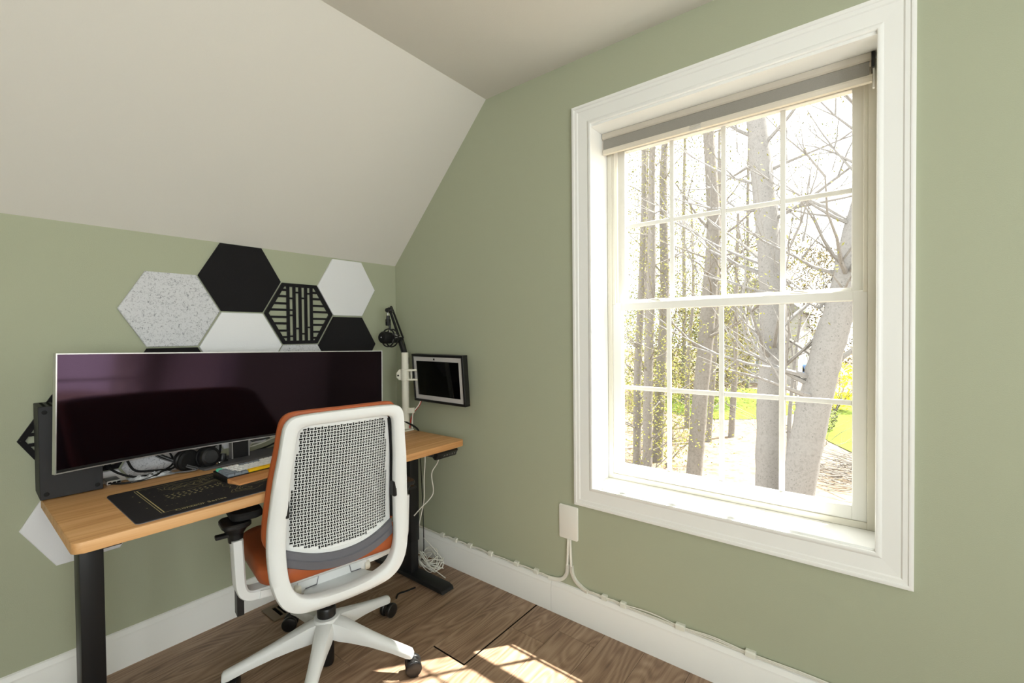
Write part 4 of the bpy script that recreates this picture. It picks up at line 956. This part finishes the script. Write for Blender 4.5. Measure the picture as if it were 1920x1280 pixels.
# arms
for s in (-1, 1):
    arm = nb(); XA = 0.298*s; YA = -0.045
    path = [(s*0.20, YA, 0.398), (s*0.235, YA, 0.398), (s*0.262, YA, 0.400), (s*0.282, YA, 0.412), (s*0.292, YA, 0.436), (s*0.295, YA, 0.47), (s*0.297, YA, 0.52), (s*0.300, YA, 0.594)]
    tube(arm, path, 1.0, sub=4, upv=(0, 1, 0), sec=[(-0.030, -0.012), (-0.024, -0.017), (0.024, -0.017), (0.030, -0.012), (0.030, 0.012), (0.024, 0.015), (0.004, 0.015), (0.0, 0.010), (-0.004, 0.015), (-0.024, 0.015), (-0.030, 0.012)])
    a = cmk('armrest', arm, M_WHITEP, ang=0.5)
    bm = nb(); tube(bm, [(s*0.293, YA, 0.345), (s*0.293, YA, 0.42)], 1.0, smooth=False, upv=(0, 1, 0), sec=[(-0.018, -0.010), (0.018, -0.010), (0.018, 0.010), (-0.018, 0.010)]); cmk('height_rod', bm, M_BLACKP, a)
    bm = nb()
    for zlo, zhi, r0, r1 in ((0.585, 0.612, 0.021, 0.024), (0.612, 0.640, 0.024, 0.042)):
        tube(bm, [(s*0.300, YA, zlo), (s*0.300, YA, zhi)], [r0, r1], 14, smooth=False)
    prz(bm, rrect(s*0.30-0.042, s*0.30+0.042, YA-0.045, YA+0.06, 0.025, 4), 0.636, 0.652, bev=0.004)
    box(bm, s*0.30-0.056*(1 if s < 0 else 0)-0.001, s*0.30-0.02*(1 if s < 0 else 0)+0.001+(0.056 if s > 0 else 0), YA-0.012, YA+0.012, 0.606, 0.617, 0.002)
    cmk('pad_bracket', bm, M_BLACKP, a)
    bm = nb(); pd = rrect(-0.046, 0.046, -0.115, 0.135, 0.03, 6)
    lv = ((0.93, 0), (1.0, 0.004), (1.0, 0.018), (0.95, 0.025)); R4 = []
    for sc, dz in lv: R4.append([bm.verts.new((x*sc+s*0.268, y*sc+0.035, 0.654+dz)) for x, y in pd])
    for A, B in zip(R4, R4[1:]):
        for k in range(len(pd)): bm.faces.new((A[k], A[(k+1) % len(pd)], B[(k+1) % len(pd)], B[k]))
    bm.faces.new(R4[0][::-1]); bm.faces.new(R4[-1]); cmk('arm_pad', bm, M_BLACKR, a)
# column and five-star base
cmk('gas_cylinder', lathe(nb(), [(0.014, 0.22), (0.014, 0.36)], 18), M_CHROME)
cmk('column', lathe(nb(), [(0.0, 0.012), (0.022, 0.012), (0.025, 0.02), (0.025, 0.195), (0.033, 0.196), (0.034, 0.222), (0.030, 0.230), (0.018, 0.232), (0.018, 0.238)], 24), M_BLACKP)
base = nb()
lathe(base, [(0.028, 0.118), (0.046, 0.120), (0.052, 0.135), (0.050, 0.175), (0.044, 0.193), (0.028, 0.195)], 30)
ANG = [-60+72*k+10 for k in range(5)]
for a in ANG:
    d = Vector((cos(radians(a)), sin(radians(a)), 0)); q = Vector((-d.y, d.x, 0)); rings = []
    for r, zt, zb_, hwid in ((0.028, 0.190, 0.125, 0.036), (0.06, 0.184, 0.118, 0.034), (0.11, 0.167, 0.112, 0.028), (0.18, 0.143, 0.101, 0.023), (0.26, 0.117, 0.084, 0.020), (0.318, 0.100, 0.068, 0.019), (0.332, 0.096, 0.066, 0.017), (0.338, 0.088, 0.067, 0.013)):
        rings.append([base.verts.new(d*r+q*b+Vector((0, 0, z))) for b, z in ((-hwid*0.85, zb_), (hwid*0.85, zb_), (hwid, zb_+(zt-zb_)*0.5), (hwid*0.8, zt-0.006), (hwid*0.35, zt), (-hwid*0.35, zt), (-hwid*0.8, zt-0.006), (-hwid, zb_+(zt-zb_)*0.5))])
    for A, B in zip(rings, rings[1:]):
        for k in range(8): base.faces.new((A[k], A[(k+1) % 8], B[(k+1) % 8], B[k]))
    base.faces.new(rings[0]); base.faces.new(rings[-1])
star = cmk('star_base', base, M_WHITEP, ang=0.7)
M_CAST = mat('caster_plastic', rgb(26, 25, 25), 0.3, 0.5)
whl = bpy.data.meshes.new('wheel'); b = nb()
lathe(b, [(0.0, -0.001), (0.010, -0.001), (0.024, 0.001), (0.0285, 0.003), (0.030, 0.006), (0.030, 0.016), (0.0285, 0.019), (0.024, 0.0205), (0.0, 0.0215)], 28)
for f in b.faces: f.smooth = True
bmesh.ops.recalc_face_normals(b, faces=b.faces[:]); b.to_mesh(whl); b.free(); whl.materials.append(M_CAST)
for a, sw in zip(ANG, (-25, 20, 150, 60, 200)):
    d = Vector((cos(radians(a)), sin(radians(a)), 0)); p = d*0.320
    sdir = Vector((cos(radians(sw)), sin(radians(sw)), 0)); ax = Vector((-sdir.y, sdir.x, 0)); cpos = p+sdir*0.018; cpos.z = 0.030
    bm = nb(); tube(bm, [p+Vector((0, 0, 0.07)), p+Vector((0, 0, 0.03))], 0.006, 10, smooth=False)
    mhood = aim(tuple(cpos), tuple(ax)); lathe(bm, [(0.0, -0.0055), (0.024, -0.0055), (0.024, 0.0055), (0.0, 0.0055)], 20, mhood)
    cs = cmk('caster', bm, M_CAST, star)
    for sg in (-1, 1):
        o = bpy.data.objects.new('wheel', whl); COL.objects.link(o); o.parent = star
        o.matrix_local = aim(tuple(cpos+ax*0.0062*sg), tuple(ax*sg))

# ------------------------------------------------------------------ outdoors
def outmat(name, c1, c2, sc, rough=0.95, c3=None):
    m = mat(name, c1, rough, 0.1); nt = m.node_tree; b = nt.nodes['Principled BSDF']
    tc = nt.nodes.new('ShaderNodeTexCoord'); nz = nt.nodes.new('ShaderNodeTexNoise'); nz.inputs['Scale'].default_value = sc; nz.inputs['Detail'].default_value = 8; nz.inputs['Roughness'].default_value = 0.7
    nt.links.new(tc.outputs['Object'], nz.inputs['Vector'])
    rp = ramp(nt, nz.outputs['Fac'], [(0.35, c1), (0.55, c2), (0.7, c3 or c2)]); nt.links.new(rp.outputs[0], b.inputs['Base Color']); return m
M_GROUND = outmat('leaf_litter', rgb(92, 78, 66), rgb(128, 114, 98), 3.2, c3=rgb(116, 112, 78))
M_LAWN = outmat('lawn_grass', rgb(78, 92, 34), rgb(94, 108, 42), 2.0)
M_BARK = outmat('grey_bark', rgb(114, 111, 108), rgb(132, 129, 126), 22, c3=rgb(86, 84, 82))
M_BARKD = outmat('brown_bark', rgb(108, 103, 98), rgb(126, 121, 115), 22)
M_LEAF = mat('spring_leaf', rgb(120, 117, 54), 0.8, 0.2)
M_LEAF2 = mat('pine_needle', rgb(98, 102, 60), 0.8, 0.2)
M_FORS = mat('yellow_blossom', rgb(226, 206, 40), 0.8, 0.2)
M_SHRUB = mat('dark_shrub_leaf', rgb(92, 96, 62), 0.8, 0.2)
ZG = -2.3
def gz(x, y): return ZG+0.12*noise.noise(Vector((x*0.2, y*0.2, 0)))+0.012*max(0, x-14)
bm = nb(); G = {}
NX, NY = 40, 44
for i in range(NX+1):
    for j in range(NY+1):
        x = 0.6+(i/NX)**1.6*75; y = -38+j/NY*90
        G[i, j] = bm.verts.new((x, y, gz(x, y)))
for i in range(NX):
    for j in range(NY): bm.faces.new((G[i, j], G[i+1, j], G[i+1, j+1], G[i, j+1]))
struct(mk('ground', bm, M_GROUND))
def patch(name, poly, m, label):
    bm = nb(); c = (sum(p[0] for p in poly)/len(poly), sum(p[1] for p in poly)/len(poly)); R = []
    for k in range(1, 9): R.append([bm.verts.new((c[0]+(x-c[0])*k/8, c[1]+(y-c[1])*k/8, gz(c[0]+(x-c[0])*k/8, c[1]+(y-c[1])*k/8)+0.05-0.03*(k == 8))) for x, y in poly])
    n = len(poly); o_ = bm.verts.new((c[0], c[1], gz(*c)+0.05))
    for k in range(n): bm.faces.new((o_, R[0][k], R[0][(k+1) % n]))
    for A, B in zip(R, R[1:]):
        for k in range(n): bm.faces.new((A[k], A[(k+1) % n], B[(k+1) % n], B[k]))
    return tag(mk(name, bm, m), label, 'lawn', kind='stuff')
def blob(cx, cy, rx, ry, n=20, seed=0): return [(cx+rx*cos(2*pi*k/n)*(1+0.15*noise.noise(Vector((k*0.7, seed, 0)))), cy+ry*sin(2*pi*k/n)) for k in range(n)]
patch('lawn', blob(22.5, 3.2, 5.0, 3.2, seed=1), M_LAWN, 'strip of mown lawn in front of the far house')
patch('lawn', blob(22, -2.5, 8.0, 2.2, seed=5), M_LAWN, 'bright lawn seen low on the right through the window')
def limb(bm, p, d, L, r, depth, rg, tips, seg=5):
    pts = [Vector(p)]; dd = Vector(d).normalized(); n_ = 4
    for i in range(n_):
        dd = (dd+Vector((rg.uniform(-.22, .22), rg.uniform(-.22, .22), rg.uniform(-.08, .16)))).normalized(); pts.append(pts[-1]+dd*L/n_)
    tube(bm, pts, [r, r*0.75, r*0.5, r*0.35, r*0.2], seg, smooth=False)
    tips += pts[2:]
    if depth > 0:
        for k in range(rg.randrange(2, 4)):
            i = rg.randrange(1, n_+1); a = rg.uniform(0, 6.28)
            limb(bm, pts[i], dd+Vector((cos(a), sin(a), rg.uniform(-.1, .6)))*rg.uniform(0.5, 1.0), L*rg.uniform(0.45, 0.7), r*0.45, depth-1, rg, tips, 4)
def leaves(bm, tips, per, size, rg, spread):
    for t in tips:
        for _ in range(per):
            if rg.random() < 0.25: continue
            p = t+Vector((rg.gauss(0, spread), rg.gauss(0, spread), rg.gauss(0, spread)))
            a = Vector((rg.uniform(-1, 1), rg.uniform(-1, 1), rg.uniform(-1, 1))).normalized()*size*rg.uniform(0.6, 1.3); b = a.orthogonal().normalized()*size*0.45
            bm.faces.new([bm.verts.new(p+q) for q in (-a, b, a, -b)])
def tree(path, radii, seed, label, bark, nb_=10, bl=1.6, zmin=0.25, leaf=None, per=2, lsize=0.035, spread=0.15, depth=2, name='tree'):
    rg = random.Random(seed)
    base_ = Vector(path[0]); t = thing(name, label, 'tree', base_, group='bare spring trees outside the window')
    bm = nb(); P = crom(path, 8); nP = len(P)
    # bark trunk with slightly knobbly rings
    rings = []
    for i, p in enumerate(P):
        k = i/(nP-1)*(len(radii)-1); k0 = min(int(k), len(radii)-2); r = radii[k0]+(radii[k0+1]-radii[k0])*(k-k0)
        tv = (P[min(nP-1, i+1)]-P[max(0, i-1)]).normalized(); u_ = tv.orthogonal().normalized() if abs(tv.x) > 0.98 else (Vector((1, 0, 0))-tv*tv.x).normalized(); w_ = tv.cross(u_)
        rings.append([bm.verts.new(p+(u_*cos(2*pi*q/12)+w_*sin(2*pi*q/12))*r*(1+0.10*noise.noise(Vector((q*1.1, i*0.7, seed))))) for q in range(12)])
    for A, B in zip(rings, rings[1:]):
        for q in range(12): bm.faces.new((A[q], A[(q+1) % 12], B[(q+1) % 12], B[q]))
    bm.faces.new(rings[-1]); mk('trunk', bm, bark, t, ang=1.2)
    bm = nb(); tips = []
    for _ in range(nb_):
        f = rg.uniform(zmin, 1.0); i = min(nP-1, int(f*(nP-1))); a = rg.uniform(0, 6.28)
        k = i/(nP-1)*(len(radii)-1); k0 = min(int(k), len(radii)-2); r = radii[k0]+(radii[k0+1]-radii[k0])*(k-k0)
        limb(bm, P[i], (cos(a), sin(a), rg.uniform(0.1, 0.8)), bl*rg.uniform(0.6, 1.3), max(0.012, r*0.22), depth, rg, tips)
    o = mk('branches', bm, bark, t); o['kind'] = 'stuff'
    if leaf:
        bm = nb(); leaves(bm, tips, per, lsize, rg, spread); o = mk('foliage', bm, leaf, t, smooth=False); o['kind'] = 'stuff'
    return t
def grounded(P):
    """carry the lowest stretch of a trunk line down into the ground"""
    x, y, z = P[0]; x2, y2, z2 = P[1]; g_ = gz(x, y)-0.15; k = (g_-z)/(z2-z)
    return [(x+(x2-x)*k, y+(y2-y)*k, g_)]+P
tree(grounded([(9.32, 1.03, -2.19), (9.36, 0.90, -0.47), (9.42, 0.70, 2.02), (9.44, 0.61, 3.73), (9.42, 0.69, 5.58), (9.39, 0.77, 7.42), (9.42, 0.68, 10.30)]), [0.20, 0.185, 0.175, 0.17, 0.15, 0.12, 0.10, 0.06], 21, 'slim dark-barked tree with a bend, second from the left through the window', M_BARKD, 24, 2.0, 0.35, M_LEAF, 2, 0.03)
tree(grounded([(7.39, -0.84, -1.53), (7.39, -0.87, -0.06), (7.40, -0.90, 1.45), (7.38, -0.82, 2.95), (7.36, -0.67, 4.65), (7.35, -0.59, 5.98), (7.33, -0.49, 8.44)]), [0.25, 0.235, 0.225, 0.215, 0.19, 0.17, 0.14, 0.08], 31, 'thickest straight grey tree trunk in the middle of the window', M_BARK, 26, 2.2, 0.35, M_LEAF, 1, 0.03)
tree(grounded([(6.84, -1.30, -1.37), (6.86, -1.51, -0.10), (6.88, -1.72, 1.00), (6.89, -1.90, 1.74), (6.89, -2.05, 2.69), (6.89, -2.28, 3.75), (6.89, -2.57, 5.49)]), [0.26, 0.245, 0.23, 0.215, 0.20, 0.17, 0.13, 0.07], 41, 'leaning grey tree trunk at the right side of the window', M_BARK, 26, 1.9, 0.3, M_LEAF, 1, 0.03)
tree(grounded([(9.81, 2.64, -2.40), (9.82, 2.61, 0.16), (9.87, 2.49, 2.98), (9.89, 2.44, 5.22), (9.89, 2.45, 8.27)]), [0.12, 0.11, 0.10, 0.09, 0.07, 0.04], 51, 'leftmost slender tree through the window, wrapped in young leaves', M_BARKD, 20, 1.3, 0.1, M_LEAF, 9, 0.035, 0.3, 2)
tree(grounded([(9.07, 2.06, -2.12), (9.09, 2.03, 0.25), (9.12, 1.95, 2.85), (9.12, 1.94, 4.91), (9.15, 1.86, 7.71)]), [0.13, 0.12, 0.11, 0.10, 0.08, 0.05], 52, 'slender vine-covered tree close to the left edge of the window glass', M_BARKD, 22, 1.3, 0.1, M_LEAF, 9, 0.035, 0.3, 2)
tree(grounded([(10.46, 2.34, -2.36), (10.51, 2.23, 0.13), (10.54, 2.14, 2.45), (10.53, 2.16, 5.32), (10.58, 2.02, 8.43)]), [0.16, 0.15, 0.14, 0.12, 0.10, 0.05], 53, 'tree with leafy climbing vines just left of the first muntin', M_BARKD, 22, 1.5, 0.1, M_LEAF, 9, 0.038, 0.3, 2)
tree(grounded([(14.90, 1.43, -1.97), (14.92, 1.33, 0.02), (14.92, 1.30, 2.35), (14.94, 1.23, 5.19)]), [0.11, 0.10, 0.09, 0.07, 0.04], 54, 'small distant tree standing between the two grey trunks', M_BARKD, 16, 1.8, 0.3, M_LEAF, 3, 0.045, 0.45)
tree(grounded([(13.77, 1.85, -1.83), (13.80, 1.72, 0.08), (13.83, 1.60, 2.31), (13.85, 1.50, 6.70)]), [0.10, 0.09, 0.08, 0.06, 0.03], 55, 'small distant tree just behind the slim dark-barked tree', M_BARKD, 16, 1.8, 0.3, M_LEAF, 3, 0.045, 0.45)
tree(grounded([(15.49, 3.09, -2.07), (15.50, 3.05, 0.11), (15.56, 2.87, 2.86), (15.54, 2.93, 5.99)]), [0.12, 0.10, 0.08, 0.05, 0.03], 56, 'thin distant tree behind the vine-covered trunks', M_BARKD, 16, 2.2, 0.2, M_LEAF, 8, 0.05, 0.5)
tree(grounded([(8.72, -0.97, -1.28), (8.72, -1.00, -0.22), (8.73, -1.12, 1.05), (8.75, -1.26, 2.08)]), [0.05, 0.045, 0.035, 0.02, 0.01], 57, 'thin pale sapling beside the leaning trunk', M_BARK, 12, 1.2, 0.2, None, depth=2, name='sapling')
tree(grounded([(9.04, -1.18, -1.21), (9.03, -1.08, -0.25), (9.02, -1.00, 0.82), (9.01, -0.85, 2.13)]), [0.045, 0.04, 0.03, 0.02, 0.01], 58, 'thin pale sapling leaning left beside the thick grey trunk', M_BARK, 12, 1.2, 0.2, None, depth=2, name='sapling')
# pines far back give the pale green crowns at the top left
for k, (path_, sd_) in enumerate((([(17.78, 5.61, -2.95), (17.81, 5.53, 1.80), (17.81, 5.53, 6.97), (17.87, 5.38, 13.45)], 61), ([(21.16, 5.05, -3.45), (21.19, 4.97, 1.84), (21.19, 4.97, 7.61), (21.24, 4.82, 14.84)], 62), ([(23.53, 4.02, -3.72), (23.55, 3.94, 1.86), (23.55, 3.96, 7.94), (23.59, 3.80, 15.56)], 63), ([(27.75, 3.45, -4.36), (27.77, 3.36, 1.92), (27.76, 3.38, 8.76), (27.79, 3.22, 17.33)], 64))):
    tree(grounded(path_), [0.13, 0.12, 0.10, 0.08, 0.04], sd_, ['tall pale green pine far behind the leftmost trunks', 'tall pale green pine behind the bend of the slim dark-barked tree', 'pale pine in the distance right of the slim dark-barked tree', 'faint pale pine furthest back, left of the thick grey trunk'][k], M_BARKD, 22, 3.6, 0.25, M_LEAF2, 18, 0.08, 0.8, 1, name='pine_tree')
# background thicket, bushes, brush pile
def bush(name, cx, cy, rx, ry, rz, n_, size, m, label, seed, cat='bush'):
    rg = random.Random(seed); t = thing(name, label, cat, (cx, cy, gz(cx, cy)))
    bm = nb(); tips = []
    for k in range(9):
        a = rg.uniform(0, 6.28); limb(bm, (cx, cy, gz(cx, cy)), (cos(a)*0.7, sin(a)*0.7, 1), rz*1.0, 0.03, 1, rg, tips)
    o = mk('stems', bm, M_BARKD, t); o['kind'] = 'stuff'
    bm = nb()
    for _ in range(n_):
        v = Vector((rg.gauss(0, 1), rg.gauss(0, 1), rg.gauss(0, 1))).normalized()*rg.uniform(0.55, 1)**0.5
        leaves(bm, [Vector((cx+v.x*rx, cy+v.y*ry, gz(cx, cy)+rz*0.75+v.z*rz*0.7))], 1, size, rg, 0.03)
    o = mk('foliage', bm, m, t, smooth=False); o['kind'] = 'stuff'; return t
p = Vector((22.26, -1.07, -1.40)); bush('forsythia_bush', p.x, p.y, 0.9, 1.1, 1.5, 900, 0.09, M_FORS, 'bright yellow flowering bush on the lawn', 71)
p = Vector((17.25, -0.95, -1.52)); bush('shrub', p.x, p.y, 0.4, 0.45, 0.6, 350, 0.06, M_SHRUB, 'small dark shrub on the lawn below the yellow bush', 72)
M_HAZE = mat('pale_budding_leaf', rgb(98, 88, 58), 0.9, 0.1); M_HAZE2 = mat('pale_green_bud', rgb(92, 94, 52), 0.9, 0.1)
for cx_h, cy_h, rx, ry, rz, n_, sz, m_h, lb, sd_ in (
    (21.39, 4.30, 2.5, 2.6, 3.4, 4500, 0.085, M_HAZE, 'tangled pale undergrowth behind the vine-covered trunks', 73),
    (35.43, 5.83, 3.0, 3.2, 5.0, 4000, 0.12, M_HAZE2, 'pale leafy thicket behind the far house', 74),
    (38.17, 0.86, 3.0, 6.0, 6.5, 6500, 0.13, M_HAZE, 'tall pale yellow thicket behind the leaning trunk', 75),
    (22.47, 7.33, 3.0, 3.2, 4.2, 5000, 0.09, M_HAZE2, 'dense pale undergrowth at the far left of the window view', 76),
    (45.79, 4.70, 3.0, 6.0, 8.5, 6000, 0.16, M_HAZE, 'furthest pale treetops seen behind the thick grey trunk', 78),
    (26.49, 8.01, 3.0, 4.2, 15.0, 9000, 0.10, M_HAZE2, 'tall pale green leafing tree filling the upper left panes', 79)):
    bush('thicket', cx_h, cy_h, rx, ry, rz, n_, sz, m_h, lb, sd_)
bp_ = thing('brush_pile', 'pile of bare cut branches on the ground at the lower right of the window', 'brush pile', (12.0, -1.75, gz(12, -1.75)))
rg = random.Random(77); bm = nb()
for k in range(70):
    x = 11.8+rg.gauss(0, 0.7); y = -1.75+rg.gauss(0, 0.45); a = rg.uniform(-0.9, 0.9)+pi/2; L = rg.uniform(0.5, 1.6); z = gz(x, y)+abs(rg.gauss(0, 0.22))
    tube(bm, [(x-cos(a)*L/2, y-sin(a)*L/2, z+rg.uniform(-.1, .15)), (x, y, z+0.05), (x+cos(a)*L/2, y+sin(a)*L/2, z+rg.uniform(-.1, .25))], [0.016, 0.012, 0.005], 4, 3)
o = mk('sticks', bm, M_BARKD, bp_); o['kind'] = 'stuff'
# far house and a car
hx = Vector((30.78, 3.56, -1.44)); hy0, hy1 = Vector((30.52, 4.86, -1.49)).y, Vector((30.94, 2.60, -1.41)).y; g0 = gz(hx.x, hx.y)
hs = thing('house', 'pale grey house with a white-framed window behind the trees', 'house', (hx.x, hx.y, g0))
M_SIDING = mat('grey_siding', rgb(150, 148, 146), 0.9, 0.2)
YA_, YB_ = hy1-1.4, hy0+0.8; ZT = Vector((30.78, 3.56, 2.49)).z
mk('wall', bbox(hx.x, hx.x+7, YA_, YB_, g0-0.3, ZT), M_SIDING, hs, smooth=False)
for k in range(11):
    z = g0+0.3+(ZT-g0-0.5)*k/11; mk('siding_board', bbox(hx.x-0.02, hx.x, YA_, YB_, z, z+0.03), M_SIDING, hs, smooth=False)
bm = nb(); prx(bm, [(YA_-0.4, ZT-0.1), (YB_+0.4, ZT-0.1), ((YA_+YB_)/2, ZT+2.2)], hx.x-0.3, hx.x+7.3); mk('roof', bm, mat('roof_shingle', rgb(120, 116, 114), 0.9, 0.2), hs, smooth=False)
def hwin(cy_h, cz_h, w_, h_):
    c = Vector((0, cy_h, cz_h)); f = mk('house_window', bbox(hx.x-0.06, hx.x-0.001, c.y-w_/2-0.1, c.y+w_/2+0.1, c.z-h_/2-0.1, c.z+h_/2+0.1), M_VINYL, hs, smooth=False)
    mk('pane', bbox(hx.x-0.07, hx.x-0.061, c.y-w_/2, c.y+w_/2, c.z-h_/2, c.z+h_/2), mat('dark_pane', rgb(120, 124, 128), 0.2, 0.5), f, smooth=False)
hwin(3.21, -0.68, 0.55, 0.7); hwin(4.28, -2.58, 0.4, 0.6); hwin(3.65, -3.34, 0.45, 0.9)
c = Vector((34.09, 1.55, -1.60)); cg = c.z-0.7
car = thing('car', 'pale blue parked car glimpsed between the trunks', 'car', (c.x, c.y, cg))
M_CAR = mat('blue_car_paint', rgb(96, 128, 176), 0.3, 0.5)
bm = nb(); prx(bm, [(-1.9, 0.3), (-1.95, 0.75), (-1.1, 0.85), (-0.6, 1.35), (0.9, 1.38), (1.5, 0.9), (1.9, 0.8), (1.95, 0.3)], -0.8, 0.8, bev=0.06); bm.transform(Matrix.Translation((c.x, c.y, cg))); mk('body', bm, M_CAR, car)
for yy in (-1.2, 1.2): mk('wheel', lathe(nb(), [(0.0, 0), (0.32, 0), (0.34, 0.05), (0.32, 0.18), (0.0, 0.18)], 18, aim((c.x-0.82, c.y+yy, cg+0.34), (1, 0, 0))), M_BLACKR, car)
bm = nb(); prx(bm, [(-0.5, 0.9), (-0.35, 1.28), (0.8, 1.3), (1.2, 0.92)], -0.81, -0.8); bm.transform(Matrix.Translation((c.x, c.y, cg))); mk('side_window', bm, M_BLKSCR, car, smooth=False)
mk('driveway_bank', bbox(c.x-1.5, c.x+1.5, c.y-4, c.y+4, gz(c.x, c.y)-0.2, cg+0.001, 0.1), M_LAWN, car)
